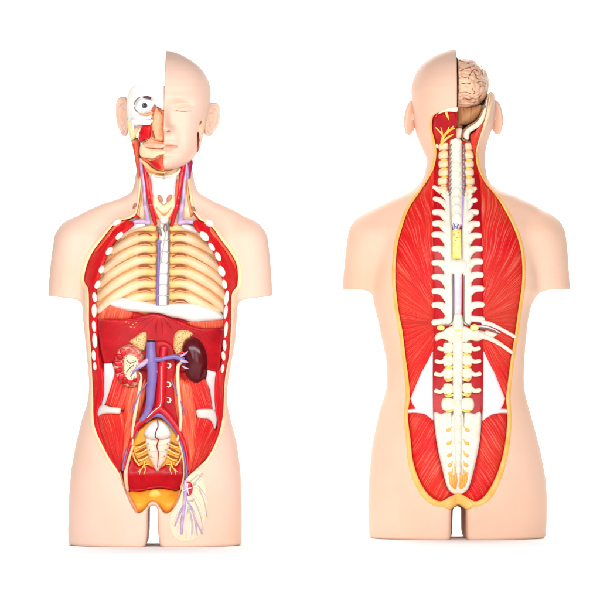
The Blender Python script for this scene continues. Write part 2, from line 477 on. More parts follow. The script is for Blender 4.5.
def grid(fig, x0, x1, y0, y1, d0, d1, st):
    fig.st = st; fig.o = (x0, y0, d0)
    X, Y, D = np.meshgrid(np.arange(x0, x1, st, dtype=np.float32), np.arange(y0, y1, st, dtype=np.float32),
                          np.arange(d0, d1, st, dtype=np.float32), indexing='ij')
    return X, Y, D
def depthmap(fig, F, d0, st):
    S = F < 0
    n = F.shape[2]; any_ = S.any(2)
    k = n-1-np.argmax(S[:, :, ::-1], 2); k = np.clip(k, 0, n-2)
    I, J = np.indices(k.shape)
    a, b = F[I, J, k], F[I, J, k+1]
    fd = d0+st*(k+np.clip(a/(a-b+1e-9), 0, 1))
    low = -15.0
    fd = np.where(any_, fd, low)
    fd = np.where(any_, np.maximum(fd, low), low)
    return blur(fd, 2)

X, Y, D = grid(A, 40, 280, 150, 552, -72, 78, 1.35)
chest = loft(X, Y, D, [(196, 140, 190, -8, 16, 22), (205, 128, 199, -8, 24, 30), (215, 115, 212, -6, 33, 42), (235, 97, 228, -4, 43, 52), (260, 86, 236, -2, 53, 58),
    (280, 82, 238.5, 0, 57, 58), (297, 81.5, 238.5, 0, 57, 56), (320, 83, 237, 0, 56, 52), (340, 85, 235.6, 0, 54, 48), (360, 87, 232, 0, 51, 44), (380, 88.8, 228.5, 0, 49, 43),
    (395, 88.5, 227, 0, 48, 44), (405, 86.7, 227.7, 0, 48, 46), (418, 82, 230.5, 0, 50, 50), (443, 76, 237, 0, 52, 57), (470, 71, 240.7, 0, 54, 62), (500, 68.6, 242, 0, 55, 60),
    (530, 68, 242, 0, 54, 55), (552, 69, 241.5, 0, 53, 53)], 2.25)
sh = loft(X, Y, D, [(150, 140, 189, -8, 24, 34), (170, 138.5, 189.5, -8, 24, 34), (174, 136.5, 191.5, -8, 24, 33), (183, 135, 193, -8, 23, 32), (191.5, 132, 197.5, -8, 23, 30), (198.5, 119, 209, -8, 20, 28), (203, 103, 218.5, -8, 20, 28),
    (212.5, 82, 239, -8, 21, 28), (222.5, 68.5, 251.8, -8, 24, 29), (237, 58.6, 262.4, -8, 27, 31), (253, 54, 267.3, -8, 29, 32), (272, 51.2, 269.5, -8, 29, 32), (300, 50, 270.3, -8, 29, 32)], 2.3)
# the arm stumps are round, leaving a fold towards the chest
def limb(ax, ay, ar, bx, by, br, cd):
    ex, ey = bx-ax, by-ay; L = ex*ex+ey*ey
    t = np.clip(((X-ax)*ex+(Y-ay)*ey)/L, 0, 1.2)
    return np.sqrt((X-ax-t*ex)**2+(Y-ay-t*ey)**2+((D-cd)*.92)**2)-(ar+(br-ar)*t)
arms = smin(limb(77.5, 242, 22.3, 66.8, 300, 16.8, -6), limb(244, 242, 22.3, 253.2, 300, 16.8, -6), 2)
acut = Y-(296.5-.11*(np.abs(X-160.5)-95))
arms = np.maximum(arms, acut)
fold = np.maximum(Y-296.5, np.minimum(0, 0)+sh)
body = smin(chest, smin(np.maximum(sh+3.2*sstep(235, 285, Y)*np.exp(-((np.abs(X-160.5)-76)/9)**2), acut), arms, 6), 7)
body = np.minimum(body, np.maximum(sh, Y-296.5)) if False else body
# thighs
slotx = 154+0*X
rr = np.interp(Y[0, :, 0], [480, 509, 530, 540, 546, 552], [4.8, 4.8, 5.2, 6.2, 8, 10])[None, :, None]
slot = np.where(Y < 509, np.sqrt((X-154)**2+(Y-509)**2)-4.8, np.abs(X-154)-rr)
groin = 0
body = smax(body, -slot, 6)
body = smax(body, Y-545.3, 3.5)
A.FD = depthmap(A, body, A.o[2], A.st)
CAVA = [(141, 156), (141.5, 179), (140.5, 194), (138.5, 208), (135.5, 216), (126.5, 220), (119, 221), (113, 226.5), (102.5, 240), (93.5, 252), (88, 264), (85, 276), (85, 283), (89, 287.5), (90, 300),
    (90, 326), (92, 350), (93, 376), (94, 397), (94.5, 415), (96.5, 428), (103, 442), (111, 457), (120.5, 471), (124, 482), (127.5, 492), (138, 511.5), (147.5, 506), (150, 502), (154, 499.8), (158.5, 502), (161, 506), (166.5, 512), (174, 507.5),
    (181, 495), (184, 485), (187.5, 477), (199, 466), (207.5, 457.5), (215, 444), (220.5, 429), (223.5, 412), (224, 397), (225.5, 375), (229, 356), (231, 330), (231.5, 300), (233, 291), (237, 287), (238, 275), (236, 262.5),
    (229, 250.5), (220, 238.5), (212, 227), (200.5, 220.5), (196, 215), (192, 209), (189.5, 194), (187.5, 179), (188, 156)]
CAVA_S = catmull(CAVA, True, 4)
def baseA(x, y):
    x = np.asarray(x, float); y = np.asarray(y, float)
    hw = np.interp(y, [160, 200, 220, 250, 280, 300, 400, 440, 470, 510], [40, 42, 55, 74, 78, 74, 66, 62, 45, 40])
    u = np.clip(np.abs(x-np.interp(y, [200, 300, 500], [163, 161, 155]))/hw, 0, 1.15)
    b = -2+18*u**2.6
    b = b+16*(1-sstep(200, 235, y))
    b = b+30*sstep(470, 508, y)
    return np.minimum(b, A.front(x, y)-3)
A.base = baseA
x2, y2 = X[:, :, 0].astype(float), Y[:, :, 0].astype(float)
cav2 = poly_sdf(x2, y2, CAVA_S)
fl = baseA(x2, y2)-4
cav = np.maximum(cav2[:, :, None].astype(np.float32), (fl[:, :, None]-D).astype(np.float32))
bodyc = np.maximum(body, -cav)
v, q = surface_nets(bodyc, A.o, A.st)
shellA = setmesh('skin_shell', A.W(v[:, 0], v[:, 1], v[:, 2]), q, M['skin'], TA)
FDA = A.front
front_surf = lambda x, y: A.front(x, y)

# ---- pale fat edge round the opening
def edge_band(name, i0, i1, w, m, par, poly, h=1.4, off=-0.4):
    P = resample(catmull(poly[i0:i1+1], False, 6), 2.5, False)
    for _ in range(2): P[1:-1] = (P[:-2]+2*P[1:-1]+P[2:])/4
    if w == 'L': w = np.interp(P[:, 1], [221, 240, 300, 400, 430, 470, 482], [3.0, 4.4, 5.0, 4.6, 4.2, 3.0, 1.0])
    O = offset_curve(P, w, BAND_SIGN)
    ys = [297, 320, 340, 360, 380, 395, 405, 418, 443]
    lo = np.interp(O[:, 1], ys, [81, 83, 85, 87, 88.8, 88.5, 86.7, 82, 76], left=0); hi = np.interp(O[:, 1], ys, [238.5, 237, 235.6, 232, 228.5, 227, 227.7, 230.5, 237], left=400)
    O[:, 0] = np.clip(O[:, 0], lo+1.6, hi-1.6)
    return ribbon(name, P, O, m, par, front_surf, h, off)
BAND_SIGN = 1
edge_band('fat_edge', 6, 24, 'L', M['skin_cut'], TA, CAVA)
edge_band('fat_edge', 37, len(CAVA)-6, 'L', M['skin_cut'], TA, CAVA)
edge_band('neck_edge', 1, 6, 3.0, M['skin_cut'], TA, CAVA)
edge_band('neck_edge', len(CAVA)-6, len(CAVA)-2, 3.0, M['skin_cut'], TA, CAVA)

def wav(x, y): return .8*np.sin(x*.093+y*.041)+.6*np.sin(y*.127-x*.058+1)+.3*np.sin(x*.21+y*.16)
def fan(cx, cy, s=60): return lambda x, y: (np.arctan2(y-cy, x-cx)*s+wav(x, y), np.hypot(x-cx, y-cy))
def lin(ax, ay):
    n = math.hypot(ax, ay); ax, ay = ax/n, ay/n     # (ax, ay): the way the fibres run
    return lambda x, y: (x*-ay+y*ax+wav(x, y)*.6, x*ax+y*ay)
def mir(P, c=161.0): return [(2*c-p[0],)+tuple(p[1:]) for p in P]

# ---- lining of the whole opening
slab('muscle_lining', CAVA, M['red'], TA, .5, 2, -2.5, step=4, uv=lin(0.1, 1))
# ---- shoulder and flank muscle strips
slab('chest_muscle', [(119, 222), (127, 222), (134, 224), (126, 231), (119, 236), (113, 243), (108, 252), (104, 262), (101, 272), (98, 282), (96, 289), (95, 300), (90.5, 300), (89.5, 287), (86, 283), (85.5, 276), (88.5, 264), (94, 252), (103, 240), (113.5, 227)],
     M['red'], TA, 4, 5, 0, base=lambda x, y: A.front(x, y)-5.5, uv=lin(-.55, 1), grow=1.3)
slab('chest_muscle', [(195, 222), (203, 223), (212, 228), (220, 239), (229, 251), (235.5, 263), (237.5, 275), (236, 287), (232.5, 290), (231, 300), (227, 300), (226, 288), (223, 276), (219.5, 264), (215, 253), (209, 243), (202, 234), (196, 228)],
     M['red'], TA, 4, 5, 0, base=lambda x, y: A.front(x, y)-5.5, uv=lin(.5, 1), grow=1.3)
slab('chest_muscle_margin', [(127, 220.5), (119, 222.5), (113, 227.5), (103, 240.5), (94.5, 251.5), (97, 252), (105, 243), (115, 230), (121, 225)], M['orange'], TA, 2, 2, 3.5, base=lambda x, y: A.front(x, y)-5.5, uv=lin(-.6, 1))
slab('chest_muscle_margin', [(211.5, 227.5), (220, 239), (229, 251), (235, 262), (236.5, 270), (233, 264), (226, 252), (217, 240), (210.5, 232)], M['orange'], TA, 2, 2, 3.5, base=lambda x, y: A.front(x, y)-5.5, uv=lin(.6, 1))
slab('flank_muscle', [(90.5, 296), (95.5, 298), (97, 320), (98, 345), (99.5, 365), (103, 372), (103.5, 395), (99, 406), (97.5, 416), (104, 441), (112, 457), (121, 470.5), (111, 457), (103, 442), (96.5, 428), (94.5, 415), (94, 397), (93, 376), (91.5, 350), (90, 326)],
     M['red'], TA, 3, 3, 0, base=lambda x, y: A.front(x, y)-4.5, uv=lin(0, 1), step=2, grow=1.2)
slab('flank_muscle', [(231, 298), (226, 299), (225, 320), (224.5, 345), (222.5, 365), (217, 375), (216, 397), (217, 410), (219, 425), (214, 440), (208, 456), (215, 443), (220, 429), (223.5, 412), (224, 397), (225.5, 375), (229, 356), (230.5, 330)],
     M['red'], TA, 3, 3, 0, base=lambda x, y: A.front(x, y)-4.5, uv=lin(0, 1), step=2, grow=1.2)

# ---- chest wall with ribs
CW = [(157, 226), (140, 226), (129, 230), (120, 237), (110, 251), (102.5, 269), (98, 285), (96.5, 300), (99, 309), (128, 309), (157, 310)]
for P in (CW, mir(CW, 162.5)):
    slab('chest_wall', P, M['chest'], TA, 1.5, 6, -1.6, step=3)
RIBS = [[(154, 227.5), (139, 227), (128, 230.5), (121, 236)], [(154, 238), (138, 238.5), (122, 245), (111.5, 251.5)], [(154, 248.8), (138, 249.5), (118, 259), (103.5, 270.5)],
        [(154, 260), (137, 261), (115, 272), (99.5, 284.5)], [(154, 272), (137, 273), (114, 285), (97.8, 298)], [(154, 284), (137, 285), (115, 297), (98.5, 311)], [(154, 296), (138, 297.5), (118, 307), (106, 312)]]
for side in (0, 1):
    for i, R in enumerate(RIBS):
        P = mir(R, 162.5) if side else R
        rr = [4.6, 4.9, 4.7, 4.0]
        if i == 0: rr = [4.3, 4.4, 3.8, 3.2]
        r_ = tube('rib', P, rr, M['rib'], TA, off=.6, flat=1.0, n=14)
        if i < 6:
            e = P[-1]
    for y0 in (234, 243.3, 254.8, 266.3, 278, 289.8, 300.5):
        P = [(152.5, y0+1.8), (149, y0), (145, y0-.6), (141, y0), (138.5, y0+.8)]
        if side: P = mir(P, 162.5)
        if y0 > 300 and not side: continue
        tube('intercostal_gap', P, [.3, .75, .85, .75, .3], M['brown'], TA, off=5.2, flat=.6)
        tube('intercostal_muscle', [(x, y+1.5) for x, y in P], [.3, .8, .9, .8, .3], M['tan'], TA, off=4.8, flat=.6)
# white cut ends of the ribs down both sides
def bead(c, r, rot=0, h=None, off=5.5):
    c = (c[0]+random.uniform(-.4, .4), c[1]+random.uniform(-.4, .4)); rot += random.uniform(-.15, .15)
    return ell('rib_end', c, (r[0]*random.uniform(.9, 1.12), r[1]*random.uniform(.85, 1.15), h or 2.0), M['spine'], TA, off=off, rot=rot, base=lambda x, y: A.front(x, y)-6, nu=18, nv=10)
BL = [((120.5, 236.5), (5.2, 3.0), -.75), ((110.5, 251), (4.6, 3), -1.0), ((102.8, 270), (4.4, 3), -1.1), ((98.6, 284.5), (4.2, 3), -1.25)]
for c, r, a in BL:
    bead(c, r, a)
for c, r, a in [((205, 236.5), (5.4, 3.1), .75), ((212.5, 247), (4.8, 2.6), .9), ((218.5, 257), (4.6, 2.6), 1.0), ((222.2, 271), (5.2, 3), 1.15), ((225, 284.5), (4.6, 2.8), 1.3)]: bead(c, r, a)
for y0, y1, x in [(292, 302, 96), (304, 317, 95.6), (321, 331, 95.4), (333, 347, 96), (351, 360, 95.2), (362.5, 369.5, 96)]:
    bead((x, (y0+y1)/2), ((y1-y0)/2+.6, 2.2), 1.57)
for y0, y1, x in [(291, 304, 226.8), (306, 318, 226.5), (321, 337, 226), (341, 350, 225), (352, 360, 224.2), (365, 372.5, 223)]:
    bead((x, (y0+y1)/2), ((y1-y0)/2+.6, 2.0), 1.57)
# collar bones and first ribs
for c, r, a in [((117.8, 223), (5.2, 3.7), -.35), ((209.5, 223.6), (5.2, 4.2), .35)]:
    ell('collarbone_end', c, (r[0], r[1], 4.5), M['white'], TA, off=3, rot=a, base=lambda x, y: A.front(x, y)-5)
for P in ([(129, 229.5), (136, 226), (144, 224.5)], [(196.5, 231), (190, 228), (183, 226)]):
    tube('first_rib', P, [2.2, 3.0, 2.0], M['white'], TA, off=6.5, n=12)

# ---- spine of the chest
sp = slab('spine', [(159.5, 222), (168.5, 222), (169, 250), (168.3, 280), (167.5, 309), (157.5, 309), (158, 280), (158.5, 250)], M['white'], TA, 4, 4, 2.5, smooth=False)
for y0 in (228, 240, 251.5, 262.5, 273.5, 284.5, 295, 305):
    tube('disc_line', [(158.2, y0+.8), (163, y0), (168.5, y0+.8)], .45, M['greyline'], sp, off=6.7)
    for x in (158, 168.3): ell('spine_joint', (x, y0), (1.5, 1.1, 1.3), M['line'], sp, off=4.8, nu=10, nv=8)
tube('azygos_vein', [(158.4, 242), (159, 252), (158.3, 270), (157.8, 285), (157.4, 305)], [1.9, 1.6, 1.5, 1.4, 1.2], M['purple'], TA, off=6)
ell('vein_arch', (159.2, 242.2), (2.6, 1.8, 2), M['purple'], TA, off=6.5)
tube('nerve_trunk', [(168.6, 223), (169.2, 245), (168.6, 270), (168, 305)], .75, M['line'], TA, off=5.6)
tube('nerve_trunk', [(157, 258), (157, 280), (156.8, 305)], .6, M['line'], TA, off=5)
tube('nerve_strand', [(166, 226), (165, 238), (163, 250), (161.5, 262)], .4, M['greyline'], TA, off=7.3)
for P in ([(165.5, 224), (163.8, 228), (165.4, 232.5), (167.4, 228.5), (166.4, 224.3)], [(157.2, 226), (160.5, 230), (161.4, 236), (159.5, 233), (157.5, 229)]):
    tube('nerve_loop', P, .55, M['line'], TA, off=7)

# ---- diaphragm
slab('diaphragm', [(97.5, 318.5), (112, 318), (129, 318), (140, 315.5), (152, 313), (157, 313.5), (164, 315), (172, 318), (180, 320.5), (191, 325), (205, 327.5), (224, 327), (223, 345), (221.5, 360), (219, 371), (208, 372), (200, 372), (180, 372), (150, 372), (125, 366), (113, 362.5), (104.5, 363.5), (101.5, 355), (99, 340)],
     M['reddark'], TA, 2.5, 3, .5, uv=fan(160, 290, 80))
slab('diaphragm_side', [(97.3, 320), (98.5, 313), (103, 307), (109, 303), (118, 302), (128, 308), (133, 313), (130, 318.5), (118, 319), (105, 319)], M['orange'], TA, 4, 7, 1.5, uv=lin(.3, -1))
slab('diaphragm_side', [(187, 322), (196, 319), (208, 318.5), (218, 317.5), (224.5, 318), (225, 326), (216, 328.5), (203, 328.5), (192, 326)], M['orange'], TA, 4, 5, 1.5, uv=lin(.1, 1))
slab('white_tendon', [(108.5, 302.5), (113, 300), (124, 297.8), (140, 300.6), (152, 303), (160, 304.8), (170, 303.5), (180, 302.7), (192, 303.5), (204, 306), (214, 309), (222, 313.5), (225, 319), (216, 320.5), (206, 321), (194, 322), (184, 319.5), (178, 318), (170, 316.8), (162, 314), (153, 312.8), (147, 312.5), (138, 311.8), (129, 311), (120, 309), (112, 306.5)],
     M['white'], TA, 6, 8, 3.5)

for P in ([(156, 315.5), (149, 322), (141, 329), (135, 336)], [(153, 316), (142, 320), (128, 324), (112, 328)], [(163, 317), (168, 324), (173, 331)], [(167, 319), (180, 325), (194, 333), (208, 339)],
          [(158, 317), (156, 327), (156.5, 337)], [(161, 317), (162.5, 327), (163, 337)], [(146, 318), (133, 319.5), (118, 321)], [(174, 321), (190, 328), (206, 332)]):
    tube('diaphragm_fold', P, [.3]+[.8]*(len(P)-2)+[.2], M['reddark'], TA, off=2.9, flat=.8)
for c in ((129, 323.5), (133, 324.5), (131, 327), (136, 322.5), (126, 322), (134.5, 327.5)):
    ell('diaphragm_fleck', c, (1.1, .6, .5), M['tan'], TA, off=3.1, rot=.3, nu=10, nv=8)
# ---- muscles of the back wall of the belly
def iliac(P, uv): return slab('iliac_muscle', P, M['redbright'], TA, 3, 7, .5, uv=uv)
iliac([(97.5, 417), (100, 413.5), (110, 413), (121, 413), (128, 412), (130, 430), (127, 450), (123, 466), (121, 471), (111.5, 457), (103.5, 442)], fan(124, 485, 70))
iliac([(198, 416), (208, 418), (213.5, 423), (216, 430), (219.5, 428), (214.5, 443), (207.5, 457), (199, 465.5), (190, 474), (186, 472), (186, 452), (190, 430)], fan(186, 490, 70))
slab('lumbar_muscle', [(114, 374), (120, 372), (136, 376), (138, 385), (132, 400), (125, 410), (112, 407), (105.5, 403.5), (109, 393)], M['redbright'], TA, 2.5, 5, .8, uv=lin(-.35, 1))
slab('lumbar_muscle', [(206, 380), (197, 376), (186, 378), (186, 395), (196, 411), (203, 409.5), (213, 409), (210, 392)], M['redbright'], TA, 2.5, 5, .8, uv=lin(.35, 1))
slab('fascia_panel', [(104.2, 363.5), (112.3, 362.8), (115.5, 372), (111, 387), (105.5, 404), (101.5, 407), (103.5, 390)], M['lilacwhite'], TA, 1.5, 2.5, 3, smooth=False)
slab('fascia_panel', [(207.8, 370), (216.5, 372), (216.6, 409.5), (213, 410), (210.2, 390), (206, 380)], M['lilacwhite'], TA, 1.5, 2.5, 3, smooth=False)
slab('iliac_crest', [(97, 416), (98, 408.5), (102.5, 404), (110, 406.5), (120.5, 408), (121, 411), (119.5, 414), (110, 413.5), (103, 414), (99.5, 416)], M['white'], TA, 3.5, 3, 2.5)
slab('iliac_crest', [(196.3, 412.5), (196.6, 409.8), (201, 408.8), (213, 409), (216.5, 412), (217.8, 420), (215.2, 429.5), (213, 424), (208.5, 419), (199.5, 418.3), (197, 416)], M['white'], TA, 3.5, 3, 2.5)
slab('hip_muscle', [(128, 388), (139, 384), (146, 378), (147, 392), (140, 415), (134, 440), (130, 455), (123, 470), (121.5, 466), (123, 445), (124, 420), (125, 402)], M['orange'], TA, 5, 7, 1.2, uv=lin(-.22, 1))
slab('hip_muscle', [(174, 372), (184, 380), (191, 384), (195, 400), (197, 425), (195, 450), (190, 474), (187, 472), (185, 455), (180, 440), (177, 425), (172, 395)], M['orange'], TA, 5, 7, 1.2, uv=lin(.14, 1))
slab('diaphragm_crus', [(153, 345), (158, 340), (165, 340), (173, 346), (177, 362), (175.5, 385), (177.5, 405), (179, 428), (168, 418), (159, 409), (150, 415), (148, 405), (152, 380)], M['reddark'], TA, 3, 5, 2.2, uv=lin(.05, 1))
for y0 in (366, 385, 400.5):
    tube('vertebra_hook', [(167.2, y0-3), (170, y0-2.2), (170.6, y0), (169, y0+2), (167.3, y0+1.2)], [.4, .9, 1.1, .8, .4], M['bone'], TA, off=6.0)
tube('ureter', [(134.5, 372), (140, 374.5), (140.4, 384), (138.5, 396), (135.5, 412), (133.2, 428), (132.4, 444)], [1.3, 1.9, 1.9, 1.8, 1.8, 1.6, 1.3], M['cream'], TA, off=7.5)
tube('ureter', [(182, 362), (178.2, 367), (178, 382), (179.7, 402), (181, 418), (179.8, 432), (177.5, 440)], [1.5, 2, 1.9, 1.9, 1.8, 1.6, 1.3], M['cream'], TA, off=7.5)
tube('gonadal_vessel', [(158, 371), (149, 381), (141, 391), (136, 402), (132.5, 412)], .6, M['purple'], TA, off=10)
tube('gonadal_vessel', [(171, 379), (175.5, 390), (181.5, 403.5), (184, 414)], .6, M['purple'], TA, off=8.5)

# ---- great vessels
tube('aorta', [(164, 348), (162.5, 365), (161.5, 385), (160, 402), (158.5, 410)], [4.2, 4.7, 4.9, 4.6, 3.8], M['artery'], TA, off=6.0, n=18)
tube('iliac_artery', [(159, 408), (152, 413.5), (144, 419.5), (136.5, 426), (133, 437), (128, 452), (124.5, 468)], [3.4, 3.3, 3, 2.7, 2, 1.5, 1.1], M['artery'], TA, off=7, n=12)
tube('iliac_artery', [(159, 408), (165.5, 413), (172.5, 421.5), (178.5, 430.5), (184, 443), (187.5, 457), (188.5, 470)], [3.4, 3.3, 3, 2.7, 2, 1.5, 1.1], M['artery'], TA, off=7, n=12)
tube('iliac_vein', [(146, 421), (151, 416.5), (156.5, 414.6), (163, 416.5), (170, 423), (178, 434.5), (182.5, 446), (186, 462), (187, 474), (186.5, 486)], [2, 2.3, 2.5, 2.4, 2.2, 1.7, 1.5, 1.5, 1.5, 1.5], M['purple'], TA, off=5, n=12)
tube('iliac_vein', [(137, 431), (133.5, 438), (127.5, 450), (124.8, 459), (123, 470)], [1.2, 1.4, 1.5, 1.4, .9], M['purple'], TA, off=6, n=12)
tube('vena_cava', [(151.2, 342.5), (151.2, 350), (151.6, 360), (152.6, 372), (151.4, 388), (150, 402), (147, 413), (141, 421)], [4.5, 4.6, 5.8, 5.2, 4.7, 4.1, 3.5, 2.2], M['purple'], TA, off=8, n=18)
ell('vena_cava_opening', (151.2, 341.6), (4.4, 1.9, 3.6), M['dark'], TA, off=9)
tube('renal_vein', [(154, 359), (160, 359.5), (168, 357.6), (176, 357), (183, 359.5)], [2.4, 2.2, 2.2, 2.5, 3], M['purple'], TA, off=10.5, n=12)
tube('renal_vein', [(148, 360), (143, 364), (138, 367.5), (133, 372)], [2.5, 2.6, 2.2, 1.2], M['lilac'], TA, off=10.5, n=12)
tube('aorta_highlight_line', [(161.2, 366), (161.2, 385), (160.8, 404), (155, 410), (147.5, 417.5)], .4, M['bone'], TA, off=11).name = 'painted_aorta_highlight'  # pale strand that paints the highlight along the aorta

# ---- kidneys and adrenals
slab('adrenal_gland', [(129.5, 341.5), (135, 337), (140, 333.5), (144, 331.5), (146.8, 333), (147, 341), (145, 350), (141, 351), (137, 348.5), (132, 344)], M['adrenal'], TA, 4, 4, 3.5)
slab('adrenal_gland', [(174, 336), (176, 332.5), (179.5, 330.3), (187, 330.3), (193, 333.5), (190, 338), (185.5, 341), (183, 350), (181, 356), (176.5, 356), (173.5, 348)], M['adrenal'], TA, 4, 4, 3.5)
kb = lambda x, y: baseA(np.full_like(np.asarray(x, float), 140.), np.full_like(np.asarray(y, float), 365.))
KL = [(128, 344), (134, 344.6), (139.5, 348), (143.5, 354.5), (144.2, 361), (141, 366), (139, 371), (141.5, 376), (141, 382), (137, 386.5), (131, 388), (124.5, 386.5), (118, 381.5), (114, 373), (113, 363), (115, 354), (120, 347.5)]
ka = slab('sectioned_kidney', KL, M['kidneyrim'], TA, 6, 6, 4, base=kb, step=1.8)
cK = np.array([129, 366])
sc_ = lambda P, f, c: [tuple(c+(np.array(p)-c)*f) for p in P]
slab('kidney_cortex', sc_(KL, .92, cK), M['cortex'], ka, .8, 1.5, 9.6, base=kb, step=1.8)
for i, a in enumerate(np.linspace(-2.1, -5.3, 8)):
    c = (128.5+10.2*math.cos(a), 365.5+15.6*math.sin(a))
    ell('renal_pyramid', c, (4.2, 2.9, 1.2), M['reddark'] if i % 2 else M['artery'], ka, off=10.3, rot=a, base=kb, nu=14, nv=8)
slab('renal_sinus', [(126, 356), (131, 354.5), (137, 358), (139, 364), (136.5, 371), (137, 378), (132, 381), (127, 379), (124, 371), (124, 362)], M['pelvis'], ka, 1.4, 3, 10.2, base=kb, step=1.8)
tube('kidney_vessel', [(140, 368), (135, 371), (131, 376)], .7, M['purple'], ka, off=12.3, base=kb)
tube('kidney_vessel', [(136, 361), (131, 363), (127, 360)], .5, M['line'], ka, off=12, base=kb)
tube('kidney_vessel', [(134, 365), (130, 368), (127, 372)], .5, M['artery'], ka, off=12, base=kb)
kr = lambda x, y: baseA(np.full_like(np.asarray(x, float), 190.), np.full_like(np.asarray(y, float), 360.))
def beanfn(V):
    V = V.copy(); x, y = V[:, 0], V[:, 1]
    V[:, 0] = np.where(x < 0, x*(1-.32*np.exp(-((y-.05)/.38)**2)), x)
    return V
ell('whole_kidney', (194.6, 359.7), (13.4, 23, 10), M['maroon'], TA, off=5.5, rot=-.13, base=kr, nu=48, nv=32, fn=beanfn)
for P, r in (([(181, 356), (185, 354), (188.5, 351)], 1.1), ([(181.5, 360.5), (185.5, 361.5), (188, 362)], 1.7), ([(183, 366), (186, 368), (189, 368.5)], .9)):
    tube('hilum_vessel', P, [r, r, r*.5], M['lilac'], TA, off=13, base=kr)
tube('hilum_vessel', [(178, 354), (182, 352.5), (185, 353)], .9, M['artery'], TA, off=12, base=kr)

# ---- pelvis
slab('pelvic_fat', [(132, 444), (137, 433), (142, 428), (149, 422), (158, 418.5), (166, 422), (172, 428), (178, 436), (181.5, 446), (182, 458), (177, 466), (166, 468), (150, 468), (138, 467), (132, 459)], M['fatdeep'], TA, 1.5, 4, .5)
for L in ([[(135.5, 446), (140, 444.5), (146, 441)], [(136, 452.5), (141, 450.5), (147, 447)], [(138, 458.5), (143, 457), (148, 454)], [(133, 450), (135, 457), (139.5, 463)]],):
    for P in L+[[(2*157.6-x, y) for x, y in P] for P in L]:
        tube('root_gap', P, [.4, 1.1, .7], M['brown'], TA, off=2.4, flat=.6)
        tube('nerve_root', [(x, y+2.6) for x, y in P], [.5, .9, 1.0], M['yellow'], TA, off=2.8, flat=.8)
slab('pelvic_floor', [(131.5, 455), (130, 462), (127.3, 471), (127.8, 482), (129.5, 490), (140, 490.8), (149, 489.2), (158, 487.8), (167, 488.3), (176, 490), (180.5, 487), (183, 477), (183.2, 465), (181.5, 457), (176, 465), (167, 463), (162, 467), (152, 467), (146, 463), (138, 465)], M['reddark'], TA, 3, 6, 1.2, uv=fan(157, 540, 70))
slab('sacral_promontory', [(143.8, 434), (146.5, 428), (150.5, 423.3), (158, 420.2), (165.5, 423.7), (169.5, 429), (171.3, 435), (168, 438.2), (162, 440), (152, 440), (147, 438)], M['white'], TA, 6, 8, 3)
sa = slab('sacrum', [(145.5, 438.5), (152, 439.5), (164, 439.5), (170.5, 438.5), (168.5, 449), (165.8, 460), (161, 466.7), (157.7, 472), (153.5, 466.7), (149.5, 459), (147, 449)], M['sacral'], TA, 4, 5, 3)
for y0, w_ in ((444.5, 9), (450.8, 7.5), (457, 6)):
    tube('sacral_ridge', [(157.8-w_, y0-.6), (157.8, y0+.4), (157.8+w_, y0-.6)], .7, M['cream'], sa, off=6.8)
    for s_ in (-1, 1): ell('sacral_foramen', (157.8+s_*(w_+.3), y0-.8), (1.1, .8, .8), M['brown'], sa, off=6.2, nu=10, nv=8)
tube('sacral_artery', [(157.5, 419), (158.2, 426), (156, 432), (155.6, 437), (158.6, 439.5), (157, 446), (158.5, 453), (157.6, 467)], [.55, .6, .6, .6, .6, .55, .5, .3], mat('dark_artery', (.30, .01, .02), .3, .3), TA, off=9)
for P in ([(145, 461), (143.5, 466), (140.5, 470.5), (139.5, 474.5)], [(144, 465.5), (145.5, 469), (144, 474)], [(144, 465), (149.5, 464)], [(142, 468.5), (138, 471.5)]):
    for Q in (P, [(2*157.8-x, y) for x, y in P]):
        tube('sacral_nerve', Q, [.9]+[.65]*(len(Q)-2)+[.35], M['yellow'], TA, off=4.6)
pub = slab('pubic_fat', [(129.3, 491.5), (140, 491.2), (149, 489.8), (158, 488.3), (167, 489), (176, 490.6), (181, 489.5), (180.5, 495), (174, 507.5), (167, 512.5), (161, 507), (158.5, 503), (154, 500.5), (150, 503), (147.5, 507), (139, 512.5), (134, 504)],
     M['fatdeep'], TA, 6, 8, 1.5, skirt=20)
ell('pubic_joint', (155.5, 494), (6, 5, 3), M['yellow'], TA, off=6.8)
slab('groin_muscle', [(126.5, 489), (130, 492), (134.5, 501), (139.5, 510), (138, 512.3), (132, 504), (127.5, 494)], M['tan'], TA, 2.5, 2, 5.5, uv=lin(.5, 1))
slab('groin_muscle', [(181.5, 490), (180.5, 497), (174.5, 507.5), (173, 506), (177.5, 497), (179.5, 490)], M['tan'], TA, 2.5, 2, 5.5, uv=lin(-.5, 1))
slab('pelvic_ligament', [(132, 444), (134, 446), (131.5, 456), (128.5, 468), (128.3, 480), (129.5, 490.5), (126.5, 489), (124, 478), (124.5, 467), (128.5, 455)], M['cream'], TA, 2.5, 2, 4)
slab('pelvic_ligament', [(180, 438), (182.5, 446), (184.5, 458), (184.6, 470), (184, 482), (181, 491), (180.8, 486), (183, 477), (182.8, 464), (181, 452), (178, 442)], M['cream'], TA, 2.2, 2, 4)

